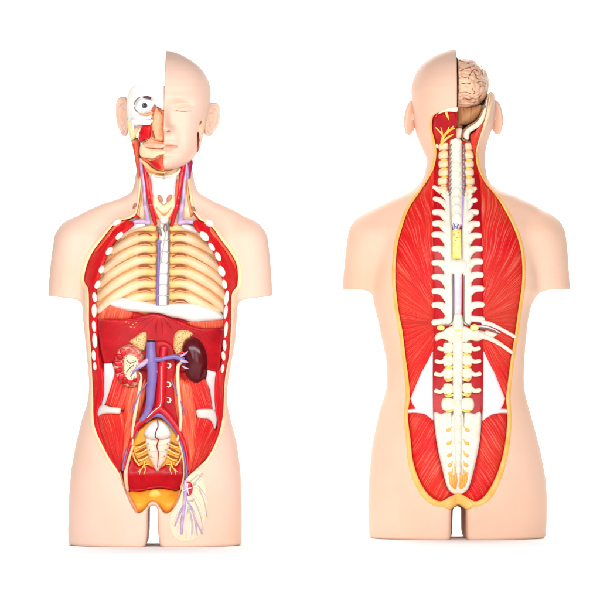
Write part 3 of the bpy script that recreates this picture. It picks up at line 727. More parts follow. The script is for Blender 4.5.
# ---- dissected patch on the thigh
fs = front_surf
slab('groin_patch', [(184, 484), (188, 476.5), (197, 469), (203, 471), (206, 482), (208, 498), (207, 512), (204, 527), (197, 537), (186, 539.5), (177, 536.5), (171, 526), (172, 513), (176, 507), (181, 496)], M['patch'], TA, .5, 3, .1, base=fs, step=3, skirt=3)
fv = tube('femoral_vein', [(186.5, 480), (186.3, 490), (185.5, 500), (184.2, 512), (183, 522), (182.5, 531)], [1.6, 1.9, 1.7, 1.5, 1.5, 1.3], M['lilac'], TA, off=1.4, base=fs)
for P, r in (([(187, 496), (191, 504), (195, 513), (198.2, 533)], .8), ([(184.5, 504), (180.5, 512), (176, 523.5)], .8), ([(195, 514), (199, 523), (203.2, 531.5)], .7)):
    tube('vein_branch', P, [r, r, r*.9]+([r*.6] if len(P) > 3 else []), M['lilac'], TA, off=1.2, base=fs)
for P in ([(187, 498), (183, 510), (177.5, 531)], [(187, 498), (188, 515), (187, 535)], [(187, 498), (191, 515), (192, 535)], [(188, 497), (195, 508), (203, 524)], [(192, 490), (199, 497), (206.5, 514)], [(191, 484), (200, 487), (207.5, 497)],
          [(194, 483), (201, 478), (204, 476)], [(193, 493), (200, 506), (205.5, 520)], [(186, 499), (179, 510), (173, 521)], [(189, 500), (194.5, 520), (196, 536)], [(186, 500), (184, 516), (180, 535)]):
    tube('thigh_nerve', P, .42, M['white'], TA, off=1.15, base=fs)
    
for P in ([(193.5, 484), (198, 478.5), (203.5, 471.5)], [(190, 481), (195, 476.5), (199, 473)], [(189, 499), (193, 498.5), (196, 497)], [(188, 503), (189, 509), (187.5, 512)], [(199, 484), (203, 489), (208, 497)], [(200, 488), (205, 499), (208, 515)], [(196, 500), (202, 516), (203, 528)], [(190, 506), (193, 520), (193, 532)]):
    tube('lymph_strand', P, .4, M['greyline'], TA, off=1.2, base=fs)
for c in ((195.5, 482), (201.5, 474), (193.8, 498), (189.3, 506.5)): ell('lymph_node', c, (1.9, 1.2, 1), M['greyline'], TA, off=1.2, rot=-.8, base=fs, nu=12, nv=8)
nd = ell('femoral_ring', (189.5, 486.8), (4.2, 7.2, 2.4), M['artery'], TA, off=.8, base=fs)
ell('femoral_ring_wall', (187.2, 486.8), (2.6, 6.5, 2.6), M['lilac'], nd, off=1.2, base=fs)
for P in ([(185, 489), (189, 487), (192.5, 486)], [(189, 481.5), (188.5, 487), (190, 492.5)]): tube('vessel_strand', P, .45, M['white'], nd, off=3.6, base=fs)

# ---- neck
slab('neck_lining', [(141, 158), (142, 179), (141, 194), (139, 208), (136, 216), (127, 221.5), (121, 223), (140, 227), (157, 229), (171, 229), (190, 227), (207, 223.5), (200, 221.5), (195.5, 215), (191.5, 209), (189, 194), (187, 179), (188, 158)], M['cream'], TA, 2, 3, 0)
for s_, P in ((0, [(141.8, 172), (143.4, 180), (142.6, 196), (140.5, 210), (139.5, 219), (136, 217), (139, 207), (140.8, 193)]), (1, [(187.2, 172), (185.8, 180), (187, 196), (189.5, 210), (191, 218), (193.6, 213), (191, 205), (188.8, 192)])):
    slab('neck_side_muscle', P, M['tan'], TA, 2.5, 2, 2, uv=lin(0, 1))
for P in ([(126, 219.2), (131, 217), (136, 216), (140, 218)], [(194, 214.5), (199, 218.5), (205, 222)]):
    tube('neck_muscle_margin', P, [.8, 1.3, 1.3, .8][:len(P)], M['artery'], TA, off=5)
tube('carotid_artery', [(145, 163), (146, 173), (147.6, 184), (150, 200), (153, 214), (155.6, 224)], [2.3, 2.5, 2.3, 2.2, 2.1, 2], M['artery'], TA, off=5, n=12)
tube('carotid_artery', [(184, 163), (182.3, 173), (180.3, 187), (178, 204), (174.6, 216), (171.6, 225)], [2.3, 2.5, 2.3, 2.2, 2.1, 2], M['artery'], TA, off=5, n=12)
tube('jugular_vein', [(141.8, 162), (143.3, 174), (144.6, 188), (145.3, 202), (147.3, 214), (148.4, 223)], [1.3, 1.5, 1.7, 1.9, 2.4, 3.0], M['lilac'], TA, off=5.5, n=12)
tube('jugular_vein', [(187.4, 162), (185.8, 174), (184.4, 188), (183.5, 200), (181.5, 213), (180, 223)], [1.3, 1.5, 1.7, 1.9, 2.4, 3.0], M['lilac'], TA, off=5.5, n=12)
tube('subclavian_vein', [(149, 223), (140, 221.5), (132.5, 223), (125.5, 225.2), (119, 228)], [2.4, 2.1, 2, 1.8, 1.2], M['lilac'], TA, off=7, n=12)
tube('subclavian_vein', [(179.5, 223), (189, 221.8), (197, 224), (205, 228), (212, 233)], [2.4, 2.2, 2.1, 1.9, 1.2], M['lilac'], TA, off=7, n=12)
for P in ([(148.6, 178), (151.5, 192), (154, 206), (158, 218)], [(178.5, 180), (177, 193), (174.5, 206), (170, 218)]):
    tube('strap_muscle', P, [1.2, 1.9, 2.1, 1.6], M['orange'], TA, off=4.2, n=12)
lar = slab('larynx', [(150.5, 174.5), (157, 176.5), (164, 177), (171, 176.5), (177.3, 174.5), (176.5, 184), (175, 197), (169.5, 200.5), (164.2, 205), (158.5, 200.5), (153, 197), (151.5, 184)], M['bluewhite'], TA, 6, 7, 3)
slab('hyoid_bone', [(147.5, 168), (151, 172), (157, 174.5), (164, 175.3), (171, 174.5), (177, 172), (180.5, 168), (181, 171), (177.5, 176), (171, 177.5), (164, 178), (157, 177.5), (150.5, 176), (147, 171)], M['bone'], TA, 3, 2, 6.5)
slab('thyroid_gland', [(153, 197), (157.5, 194), (160, 196), (161.5, 203), (164.2, 206), (167, 203), (169, 196), (171.5, 194), (175.5, 197), (176, 206), (172, 215), (168, 219.5), (164.3, 215), (160, 219.5), (156.5, 214), (153, 206)], M['cream'], TA, 4, 4, 4)
for c, a in (((160.8, 198.8), -.2), ((169.8, 198.2), .25)):
    ell('muscle_window', c, (2.1, 4.0, 1.2), mat('window_brown', (.50, .22, .13), .45, .2), TA, off=10, rot=a*2.2)
for P in ([(157, 208), (161, 212.5), (164.3, 216)], [(171.5, 208), (168, 212.5), (164.3, 216)]): tube('thyroid_margin', P, .5, M['tan'], TA, off=8.3)
ell('trachea', (164.3, 219.5), (4.6, 4.6, 4), M['white'], TA, off=7)
for c, a in (((135.2, 207.3), .25), ((194, 210.7), -.3)):
    ell('collarbone_socket', c, (1.9, 4.2, 1.2), M['stem'], TA, off=.2, rot=a, base=fs)
# =================================================================== the half head of the front torso
HB = lambda x, y: np.zeros_like(np.asarray(x, float))
HS = .85
HX, HY, HD = np.meshgrid(np.arange(112, 224, HS, dtype=np.float32), np.arange(46, 182, HS, dtype=np.float32), np.arange(-66, 76, HS, dtype=np.float32), indexing='ij')
MX = 164.6
HROWS = [(51.2, 4, 3), (52.0, 10, 6), (53.5, 14.5, 10), (56.5, 20.5, 18), (61, 28.3, 26.5), (67, 35.3, 33.5), (73, 40.3, 39), (80, 44, 43.5), (88, 46.2, 47), (96, 46.4, 49), (104, 45.6, 48.5), (115, 43.5, 47), (130, 40, 46), (140, 37.6, 45.5),
         (148, 35.8, 45), (154, 32, 44.5), (159, 28.5, 44), (163, 24.5, 43), (167, 18.5, 41), (170, 10, 37), (171.4, 3, 30), (172, .8, 24)]
def headfield(X, Y, D, rows, mx, p=2.15):
    R = np.array(rows, float); yy = Y[0, :, 0]
    def sm(a):
        for _ in range(4): a = np.r_[a[:1], (a[:-2]+2*a[1:-1]+a[2:])/4, a[-1:]]
        return a
    a = sm(np.interp(yy, R[:, 0], R[:, 1]))[None, :, None]; bf = np.maximum(sm(np.interp(yy, R[:, 0], R[:, 2])), .6)[None, :, None]
    bb = np.interp(yy, [46, 52, 56, 62, 72, 90, 120, 140, 165, 182], [1, 14, 25, 36, 48, 55, 50, 34, 26, 24])[None, :, None]
    u = np.abs(X-mx)/np.maximum(a, .5)
    v = np.where(D > 0, D/np.maximum(bf, .5), -D/bb)
    top = np.where(Y < 50.5, 30, 0)
    return ((u**p+np.abs(v)**p)**(1/p)-1)*np.minimum(a, bf)+top
def g2(x, y, cx, cy, sx, sy): return np.exp(-((x-cx)/sx)**2-((y-cy)/sy)**2)
hx, hy = HX[:, :, 0].astype(float), HY[:, :, 0].astype(float)
ax = np.abs(hx-MX)
bump = np.zeros_like(hx)
ridge = np.interp(hy, [101, 107, 112, 120, 127, 130.5, 133, 135.5, 138], [0, 1.4, 4.2, 9.5, 14, 15.5, 12.5, 3.2, 0])
wid = np.interp(hy, [104, 112, 124, 131, 136], [4.2, 4.6, 5.2, 6.4, 6])
bump += ridge*np.exp(-(ax/wid)**2.4)
bump += 5.2*g2(ax, hy, 7.2, 130.3, 3.4, 3.3)
bump += -6.5*g2(ax, hy, 15, 106.5, 11, 6.5)+4.6*g2(ax, hy, 19.5, 110.5, 8.2, 4.6)
lidy = 111.6+1.1*(1-((ax-19.5)/8.5)**2)
bump += -1.5*np.exp(-((hy-lidy)/.8)**2)*sstep(9.5, 12, ax)*(1-sstep(27, 30, ax))
bump += -1.4*np.exp(-((hy-(105.6-.9*(1-((ax-19)/9)**2)))/1.0)**2)*sstep(9.5, 13, ax)*(1-sstep(26, 30, ax))
bump += 2.6*g2(ax, hy, 15, 99.5, 12, 3.6)
bump += 2.0*g2(ax, hy, 26, 122, 8, 8)
bump += -1.6*g2(ax, hy, 17, 139, 4, 9)
bump += -1.2*g2(ax, hy, 0, 139.5, 2, 3.5)
bump += 3.0*g2(ax, hy, 2, 144, 11, 2.6)+3.2*g2(ax, hy, 0, 150.4, 11, 2.7)-2.8*np.exp(-((hy-147-.02*ax)/.9)**2)*(1-sstep(13, 17, ax))
bump += -2.6*g2(ax, hy, 0, 155.5, 11, 2.4)+4.2*g2(ax, hy, 0, 163, 9, 5.5)
bump += -2.0*g2(ax, hy, 40, 90, 8, 14)
fade = sstep(5, 22, HD)
H0 = headfield(HX, HY, HD-(bump[:, :, None]*fade).astype(np.float32), HROWS, MX)
half = np.maximum(H0, 165.9-HX+.012*(HY-53)*-1)
# recess at the jaw angle where the cheek is cut away
cut = poly_sdf(hx, hy, [(197.6, 133), (199.4, 132.5), (199.6, 141), (198.6, 152), (196.8, 152.5), (197.4, 142)])
half = smax(half, -np.maximum(cut[:, :, None], 8-HD), .6)
cut2 = poly_sdf(hx, hy, [(200.2, 124.5), (201.6, 121.5), (202, 122.4), (201, 125.5)])
half = np.maximum(half, -np.maximum(cut2[:, :, None], 8-HD))
v, q = surface_nets(half, (112, 46, -66), HS)
hd = setmesh('half_head', A.W(v[:, 0], v[:, 1], v[:, 2]), q, M['skin'], TA)
def dm(F, o, st):
    class T: pass
    S_ = F < 0; n = F.shape[2]
    k = np.clip(n-1-np.argmax(S_[:, :, ::-1], 2), 0, n-2); I, J = np.indices(k.shape)
    a, b = F[I, J, k], F[I, J, k+1]
    return np.where(S_.any(2), o[2]+st*(k+np.clip(a/(a-b+1e-9), 0, 1)), -20)
HDM = dm(H0, (112, 46, -66), HS)
class _F: pass
hf_ = Fig(154, 545, 1, 0); hf_.o = (112, 46, -66); hf_.st = HS
face = lambda x, y: hf_.map2(HDM, x, y)

def ear(sign, cx, cy, par, m, hgt=17.5, wdt=6.6, lean=0.0, d0=-8, frontal=True, yaw=.8):
    """an outer ear: rim, inner fold, bowl and lobe, in one mesh"""
    nu_, nv_ = 36, 14
    V = []; F = []
    for i in range(nu_):
        a = 2*math.pi*i/nu_
        # outline: broad top, narrow lobe
        ca_, sa_ = math.cos(a), math.sin(a)
        ex = wdt*(1.0+.16*sa_)*math.copysign(abs(ca_)**.72, ca_); ey = -hgt*math.copysign(abs(sa_)**.86, sa_)
        if sa_ < 0: ex *= 1-.28*abs(sa_)**1.5
        for j in range(nv_):
            t = j/(nv_-1)
            s = 1-t
            rim = 3.0*math.exp(-((t-.10)/.09)**2)-1.2*math.exp(-((t-.27)/.08)**2)+2.2*math.exp(-((t-.46)/.10)**2)*(1 if ca_ > -.5 else .4)-7.0*sstep(.55, .85, np.array(t))
            if math.sin(a) < -.6: rim *= .45
            V.append((ex*s, ey*s, float(rim)))
    for i in range(nu_):
        for j in range(nv_-1):
            F.append((i*nv_+j, ((i+1) % nu_)*nv_+j, ((i+1) % nu_)*nv_+j+1, i*nv_+j+1))
    V = np.array(V)
    k0 = len(V)
    B = V.copy(); B[:, 2] = -2.2-1.0*(1-np.hypot(B[:, 0]/wdt, B[:, 1]/hgt)); V = np.vstack([V, B])
    F += [tuple(k0+i for i in f[::-1]) for f in F]
    for i in range(nu_): F.append((i*nv_, ((i+1) % nu_)*nv_, k0+((i+1) % nu_)*nv_, k0+i*nv_))
    # turn: the ear stands out from the head, its outer edge swept back
    x = V[:, 0]*1.75; z = V[:, 2]
    c, s = math.cos(yaw), math.sin(yaw)
    X_ = x*c+z*s; D_ = -x*s+z*c
    cl, sl = math.cos(lean), math.sin(lean)
    X2 = X_*cl-V[:, 1]*sl; Y2 = X_*sl+V[:, 1]*cl
    if not frontal: D_ = -D_
    o = setmesh('ear', CUR.W(cx+sign*X2, cy+Y2, d0+D_), F, m, par)
    fixnormals(o)
    return o
ear(1, 211.3, 119.2, hd, M['skin'], 17.2, 5.4, lean=.16, d0=-6)
# eyelid line, nostril, mouth
tube('lid_line', [(176.4, 111.6), (181, 112.6), (186, 112.8), (191.5, 112.1)], [.3, .5, .5, .25], M['lash'], hd, off=-.05, base=face)
ell('nostril', (169.4, 132.6), (2.4, 1.05, 1.6), M['stem'], hd, off=-.5, rot=.08, base=face, nu=16, nv=10)
tube('mouth_line', [(166, 147.1), (170, 147.4), (175, 147.2), (180, 147.6)], [.5, .55, .5, .25], M['lip'], hd, off=-.1, base=face)
slab('lip', [(166.2, 144.4), (169, 144.2), (174, 145.6), (179, 147.2), (174, 146.9), (166.2, 146.8)], mat('pale_lip', (0.82, 0.42, 0.30), .4, .3), hd, .35, 1, 0, base=face, step=1.5, skirt=2)
slab('lip', [(166.2, 147.6), (174, 147.9), (178.6, 147.9), (175, 150.8), (170, 152), (166.2, 152)], bpy.data.materials['pale_lip'], hd, .35, 1, 0, base=face, step=1.5, skirt=2)
slab('jaw_cut', [(197.7, 133.4), (199.3, 133), (199.4, 141), (198.5, 151.6), (197, 152), (197.6, 142)], mat('jaw_red_brown', (.50, .12, .07), .4, .2), hd, .4, .6, 8.4, base=HB, step=1.5, uv=lin(0, 1), skirt=3)
slab('jaw_bone_window', [(200.5, 125.5), (202.5, 121), (205.2, 118.5), (206, 123), (205, 131), (202, 137), (199.8, 133)], M['skin_cut'], hd, .8, 1.5, .2, base=face, step=1.5, skirt=4)
ell('ear_slit', (201, 123.8), (.7, 2.2, .8), M['brown'], hd, off=1.2, rot=.45, base=face, nu=10, nv=8)

mand = lambda x, y: 20+.92*(np.asarray(x)-140)*.9
# ---- the open half: skull, eye, jaw and chewing muscles
SK = np.maximum(H0+3.2, HX-165.5)
SK = np.maximum(SK, 86.5-HY+.0*HX)
lid = poly_sdf(hx, hy, [(127, 104), (127.6, 97), (130, 91), (134, 87), (141, 84), (166, 84), (166, 141), (155, 143), (141, 143), (137, 137), (131.5, 131), (128, 121)])
SK = smax(SK, lid[:, :, None], 2)
orb = np.sqrt(((HX-145.8)/11.6)**2+((HY-107)/10.2)**2+((HD-46)/17)**2)
SK = smax(SK, -(orb-1)*10, 1.5)
nas = poly_sdf(hx, hy, [(155, 107), (160, 109), (166.5, 113), (166.5, 146), (152, 146), (152, 120)])
SK = smax(SK, -np.maximum(nas[:, :, None]+0*HD, 26-HD), 2)
tmp = poly_sdf(hx, hy, [(135, 125.5), (153, 126.5), (153, 146), (136, 146)])
SK = smax(SK, -np.maximum(tmp[:, :, None]+0*HD, 20-HD), 2)
SK = np.maximum(SK, -40-HD)
v, q = surface_nets(SK, (112, 46, -66), HS)
sk = setmesh('skull', A.W(v[:, 0], v[:, 1], v[:, 2]), q, M['skull'], TA)
ear(-1, 122.8, 116.3, TA, M['skin'], 19.8, 4.6, lean=.05, d0=-6)
ey = ell('eyeball', (145.4, 107), (9.6, 8.3, 8.5), M['eyewhite'], TA, absd=33.5, nu=40, nv=26)
ell('iris', (145.7, 107), (2.9, 2.9, 1.0), M['iris'], ey, absd=41.6, nu=24, nv=12)
ell('pupil', (145.9, 107), (1.5, 1.5, .7), M['pupil'], ey, absd=42.3, nu=20, nv=10)
a_ = lambda t0, t1, n, rx=10.2, ry=8.9: [(145.6+rx*math.cos(t), 107+ry*math.sin(t)) for t in np.linspace(t0, t1, n)]
tube('orbit_margin', a_(math.pi*1.02, math.pi*1.35, 6), [.3, .6, .75, .75, .7, .6], M['line'], TA, off=42.5, base=HB)
tube('orbit_margin', a_(-.1, .35, 4), [.35, .8, .8, .4], M['line'], TA, off=42, base=HB)
tube('orbit_margin', a_(2.2, 3.0, 5), [.35, .55, .6, .55, .3], M['line'], TA, off=41.5, base=HB)
tube('lid_muscle', [(144.5, 98.6), (148, 98.9), (151.4, 99.8)], [.7, 1.35, 1.1], mat('dark_violet', (.10, .02, .06), .4, .3), TA, off=42, base=HB)
tube('eye_muscle', [(140.5, 115), (145, 116), (150, 115.8), (153, 114)], [.8, 1.1, 1.7, 1.0], M['tan'], TA, off=41.5, base=HB)
tube('eye_muscle', [(147.5, 115.6), (150.5, 115.8), (152.5, 114.6)], [.8, 1.3, .8], M['artery'], TA, off=40, base=HB)
tube('eye_muscle', [(153.5, 112), (155.8, 109), (157, 107)], [1.2, 1.5, .8], M['orange'], TA, off=38, base=HB)
slab('cheek_muscle', [(156.5, 106), (159, 110), (162.5, 114), (165.3, 117), (165.3, 140), (161, 142.5), (156, 141), (152.3, 139), (152.5, 128), (152.6, 122), (154.5, 114)], mat('peach_muscle', (.84, .42, .22), .4, .3, col2=(.78, .24, .10), vscale=75, vlo=.4, vhi=.65, fib=(.9, .62, .4), flo=.5, fhi=.75), TA, 6, 6, 35.5, base=HB, uv=lin(-.3, 1), skirt=20)
tube('nose_hollow', [(153.6, 132), (154.2, 136), (155.6, 139)], [.6, 1.3, .9], M['brown'], TA, off=40.5, base=HB)
slab('mouth_floor', [(142, 146), (152, 144), (165.4, 145), (165.4, 170), (160, 171), (152, 166), (144, 160), (140.5, 155)], M['tan'], TA, 1, 3, -1.2, base=mand, skirt=10, uv=lin(1, .5))
slab('cheek_lining', [(151, 112), (154, 106), (165.4, 108), (165.4, 146), (150, 146), (147, 140), (151, 126)], bpy.data.materials['peach_muscle'], TA, 1, 2, 32.5, base=HB, skirt=10, uv=lin(0, 1))
slab('cheekbone', [(131.5, 119.5), (136, 120), (142, 119.7), (148, 120), (153, 120), (154.5, 122), (152.5, 124.5), (147, 125.5), (141, 126), (135, 126.5), (131.5, 124)], M['white'], TA, 4, 3, 39, base=lambda x, y: .45*(np.asarray(x)-154), skirt=14)
slab('below_eye_fat', [(140, 117), (147, 118), (153, 116.5), (153.5, 119), (147, 120), (140, 120)], M['skin'], TA, 2, 2, 38, base=lambda x, y: .3*(np.asarray(x)-154), skirt=10)
tube('cheek_line', [(143.5, 121.2), (148, 120.8), (152, 120.6)], [.3, .5, .3], M['tan'], TA, off=42.6, base=lambda x, y: .45*(np.asarray(x)-154))
slab('parotid_gland', [(127.5, 119), (131, 121), (134, 126), (139, 126.5), (141.5, 129), (139.5, 134), (136, 138), (133, 140.5), (130.5, 139), (129.5, 133), (127.5, 127)], mat('yellow_gland', (.87, .66, .22), .4, .3, col2=(.86, .74, .42), vscale=90, bump=.4, bscale=420), TA, 5, 4, 16, base=HB, skirt=14)
slab('chewing_muscle', [(142, 128.5), (145, 125.5), (152, 126), (152.3, 133), (151.3, 139.5), (149, 141.5), (146, 140), (141, 143), (139.2, 138), (140.3, 133)], M['red'], TA, 5, 4, 31, base=lambda x, y: .5*(np.asarray(x)-150), uv=lin(-.15, 1), skirt=14)
for P in ([(140.2, 133), (141, 138), (141.2, 143)], [(144, 134), (145.5, 138), (148.5, 141.5)]): tube('muscle_gap', P, [.3, .6, .3], M['artery'], TA, off=34.5, base=lambda x, y: .5*(np.asarray(x)-150))
slab('throat_muscle', [(131.5, 139.5), (136, 138.5), (139.8, 137), (140.6, 146), (140.6, 158), (142.5, 166), (141, 178), (137.6, 178.5), (136.2, 168), (134.2, 155)], M['orange'], TA, 5, 4, 3, base=HB, uv=lin(.08, 1), skirt=8)
slab('throat_muscle_end', [(131.4, 139.3), (137, 140), (136.5, 142.5), (132.3, 143.5)], M['tan'], TA, 2, 2, 7, base=HB)
slab('upper_jaw', [(143, 144.5), (147, 142.5), (154, 143.3), (165.2, 145), (165.2, 148.6), (160, 149.8), (150, 148.6), (144, 148)], mat('pink_gum', (.86, .56, .40), .35, .3, col2=(.84, .42, .28), vscale=100), TA, 4, 3, 2, base=mand, skirt=14)
slab('lower_jaw', [(141, 146), (143.5, 144.2), (147, 148.5), (155, 150), (165.2, 151), (165.2, 155), (160, 156.5), (155, 159.5), (149, 159), (142, 157.3), (140.3, 152)], M['cream'], TA, 4, 3, 2.5, base=mand, skirt=14)
slab('chin_muscle', [(140.8, 157), (146, 159), (151, 161.3), (157, 160.2), (163.2, 156.5), (164.5, 160), (164.6, 169.5), (160, 171), (154, 168), (149, 163.5), (143.5, 160)], M['orange'], TA, 4, 4, 1.5, base=mand, uv=lin(1, .7), skirt=14)
slab('chin_muscle', [(150, 162), (156, 162.5), (161, 166), (161.5, 170), (155, 168)], M['red'], TA, 2, 3, 4.6, base=mand, uv=lin(1, .7))
slab('throat_floor', [(144, 163), (150, 168), (158, 172), (166, 173), (166, 177), (156, 176.5), (148, 173)], M['tan'], TA, 2, 2, 19, base=HB, skirt=8, uv=lin(1, .3))
slab('jaw_edge', [(140.2, 158), (144, 160.5), (149, 164.5), (154, 169), (161, 172), (166, 172.6), (166, 174), (159, 174), (151, 171.5), (146, 167), (141, 161.5)], M['rib'], TA, 3, 2.5, 5, base=lambda x, y: mand(x, y)-6, skirt=12)
tube('jaw_shadow_line', [(160, 170.6), (165, 171.2), (170, 170.9), (175, 169.7)], [.3, .5, .5, .3], M['brown'], TA, off=0, base=lambda x, y: np.maximum(face(x, np.asarray(y)-2)-2, 20)).name = 'painted_jaw_shadow'  # brown strand that paints in the shadow under the jaw
for P in ([(140.8, 160), (142, 168), (142.5, 178)],): tube('face_vein', P, [1.2, 1.8, 1.6], M['lilac'], TA, off=11, base=HB)
slab('throat_strap', [(186, 160), (191.6, 158.5), (193, 163), (191.5, 172), (190.5, 178.5), (186.5, 178.5), (185, 170)], M['crimson'], TA, 4, 3, 6, base=HB, skirt=8, uv=lin(0, 1))
tube('face_vein', [(186, 162), (187, 170), (187.4, 178)], [1.6, 2, 1.6], M['lilac'], TA, off=10, base=HB)
# =================================================================== the torso seen from behind
KB = 1+168*PX/10.0
B = Fig(457, 538, KB, 0.0); CUR = B
TB = thing('anatomical_torso', 'human torso model seen from behind, back open on white spine, half skull off its brain', 'anatomical model',
           ((457-300)*PX*KB, 168*PX, 0), 'anatomical torso models')
X, Y, D = grid(B, 336, 578, 46, 546, -72, 76, 1.4)
head = loft(X, Y, D, [(46, 456.5, 457.5, 0, .5, .5), (49.6, 452, 462, 0, 10, 10), (51.0, 446, 468, 0, 17, 15), (52.2, 442.2, 472, 0, 20, 18), (54, 437.6, 476, 0, 26, 22), (56, 433.6, 480, 0, 31, 27), (59, 428.3, 484, 0, 36, 32), (63, 423.3, 489, 1, 41, 37), (68, 418.7, 492, 1, 45, 41), (73, 415.6, 494.5, 1, 48, 43), (79, 413.3, 496, 1, 51, 46), (89, 411, 494, 1, 53, 48),
    (99, 411.5, 494.8, 1, 53, 50), (112, 413, 495, 0, 50, 50), (124, 414.5, 494, -1, 45, 50), (134, 416, 490.5, -3, 39, 48), (141, 418.7, 488, -5, 34, 46), (150, 423, 486, -7, 31, 42), (159, 427, 485.5, -8, 30, 36), (165, 427.6, 484.5, -8, 30, 32), (172, 427, 485, -8, 30, 30), (180, 424, 487, -8, 30, 30), (190, 418, 493, -10, 26, 30), (200, 430, 485, -12, 10, 20), (206, 456, 458, -14, 1, 1), (546, 456.9, 457, -14, .1, .1)], 2.1)
head = np.where(Y > 204, np.maximum(head, (Y-204)*1.0), head)
head = np.where(Y < 50.2, np.maximum(head, (50.9-Y)), head)
sh = loft(X, Y, D, [(160, 436, 478, -8, 20, 20), (166, 427.8, 484, -8, 29, 28), (171, 427, 484.3, -8, 29, 28), (178, 425.5, 485.5, -8, 29, 27), (184, 421, 489.5, -8, 29, 27), (190, 413, 497.5, -8, 28, 27), (194.5, 403.5, 513, -8, 28, 27), (199, 393, 522, -8, 28, 27), (205, 381.5, 535, -8, 28, 28), (209.5, 372, 542, -8, 28, 28),
    (216.5, 362, 552, -8, 28, 29), (222, 357, 557.2, -8, 28, 29), (229, 352.8, 561, -8, 29, 30), (240, 349.5, 564.5, -8, 30, 30), (253, 347.5, 566.4, -8, 30, 31), (288, 344.9, 567.7, -8, 30, 31), (300, 344.6, 568, -8, 30, 31)], 2.3)
sh = np.where(Y < 158, np.maximum(sh, 158-Y), sh)
chest = loft(X, Y, D, [(178, 440, 474, -8, 20, 20), (190, 420, 492, -8, 29, 30), (205, 400, 514, -7, 36, 38), (225, 384, 530, -5, 43, 46), (250, 375, 538, -3, 48, 52), (275, 371.5, 541, -1, 50, 55), (290, 371.5, 540, 0, 50, 55), (305, 374, 531.5, 0, 49, 54), (318, 377.3, 528.5, 0, 48, 52), (331, 380, 527, 0, 46, 50), (345, 383, 525.6, 0, 43, 48),
    (360, 386, 524.6, 0, 41, 47), (378, 387, 523.8, 0, 40, 47), (390, 386.2, 524.6, 0, 41, 48), (400, 383, 526.8, 0, 43, 48), (412, 379, 530, 0, 46, 50), (424, 376.4, 533.5, 0, 49, 51), (448, 371.7, 540, 0, 54, 52), (480, 368.6, 546, 0, 58, 52), (504, 367.8, 547.4, 0, 58, 52), (528, 368.6, 546.5, 0, 54, 52), (546, 370, 544.5, 0, 52, 52)], 2.25)
chest = np.where(Y < 182, np.maximum(chest, 182-Y), chest)
arms = smin(limb(374, 238, 24, 361.6, 292, 17.2, -6), limb(540, 238, 24, 551, 292, 17.2, -6), 2)
cutp = Y-288.2
sh2 = np.maximum(sh+4.5*sstep(228, 284, Y)*np.exp(-((np.abs(X-456)-80)/8)**2)*sstep(-8, 6, D), cutp)
arms = np.maximum(arms, cutp)
body = smin(smin(chest, smin(sh2, arms, 6), 8), head, 6)
rr = np.interp(Y[0, :, 0], [480, 512, 530, 538, 546], [4.4, 4.4, 4.8, 6, 8])[None, :, None]
slot = np.where(Y < 511, np.sqrt((X-457.3)**2+(Y-511)**2)-4.4, np.abs(X-457.3)-rr)
body = smax(body, -slot, 6)
# cleft above the gap and rounded seat
cleft = 9*np.exp(-((X-457.3)/7)**2)*sstep(468, 500, Y)*sstep(0, 20, D)
fold = 0.0*np.exp(-((Y-512)/7)**2)*sstep(8, 30, np.abs(X-457))*sstep(5, 30, D)*(1-sstep(50, 80, np.abs(X-457)))
body = body+cleft+fold
body = smax(body, Y-538.3, 3.5)
B.FD = depthmap(B, body, B.o[2], B.st)
B.FD = blur(B.FD, 4)
# skull half lifted away, opening of the back
SKH = [(455.6, 40), (520, 40), (520, 93.5), (489, 93.8), (487, 103), (486, 112), (483.2, 124), (480, 133), (477, 142), (460, 142), (455.6, 134)]
CAVB = [(435.5, 114.8), (444, 113.6), (456, 113.5), (468, 118), (483, 122), (480.5, 132), (476.8, 142), (475, 154), (476.4, 166), (480.3, 175), (485, 183.5), (495.8, 197), (505.3, 213), (514, 231.5), (519.5, 250), (521, 268), (520.3, 286), (517.3, 308), (514, 333), (510, 357), (507, 380), (505, 397), (506, 415), (504.2, 438), (499.8, 459), (492.8, 478),
    (483.5, 493.5), (474, 500), (465, 495), (457, 492.5), (448, 495), (438.8, 499.8), (427, 492.5), (418, 478), (412, 459), (409.7, 438), (407.2, 415), (409.3, 397), (408.3, 380), (405.3, 357), (402, 331), (398.3, 312), (395.4, 288), (395, 270), (397, 246), (402, 227), (409, 208), (418.8, 193.5),
    (428, 179.5), (433, 170), (435.6, 160), (436.1, 150), (434.3, 141), (431.6, 132), (431, 124), (432, 118.5)]
CAVB_S = catmull(CAVB, True, 4)
def baseB(x, y): return B.front(x, y)-4.4
B.base = baseB
x2, y2 = X[:, :, 0].astype(float), Y[:, :, 0].astype(float)
c2 = poly_sdf(x2, y2, CAVB_S)
floor_ = B.FD-6.5
cav = np.maximum(c2[:, :, None].astype(np.float32), floor_[:, :, None].astype(np.float32)-D)
skh = poly_sdf(x2, y2, SKH)[:, :, None].astype(np.float32)
skull = np.maximum(skh, np.maximum(-26-D, -(1000+0*D)))
skull = np.maximum(skull, np.where(Y > 94, 2-D, -100-D))
bodyc = np.maximum(np.maximum(body, -cav), -skull)
v, q = surface_nets(bodyc, B.o, B.st)
shellB = setmesh('skin_shell', B.W(v[:, 0], v[:, 1], v[:, 2]), q, M['peach'], TB)
fb = lambda x, y: B.front(x, y)
front_surf = fb
# ears
ear(-1, 411.4, 117.3, shellB, M['peach'], 17.8, 4.8, lean=-.24, d0=-2, frontal=False, yaw=.8)
ear(1, 495.6, 117, shellB, M['peach'], 17.6, 4.8, lean=-.2, d0=-2, frontal=False, yaw=.8)
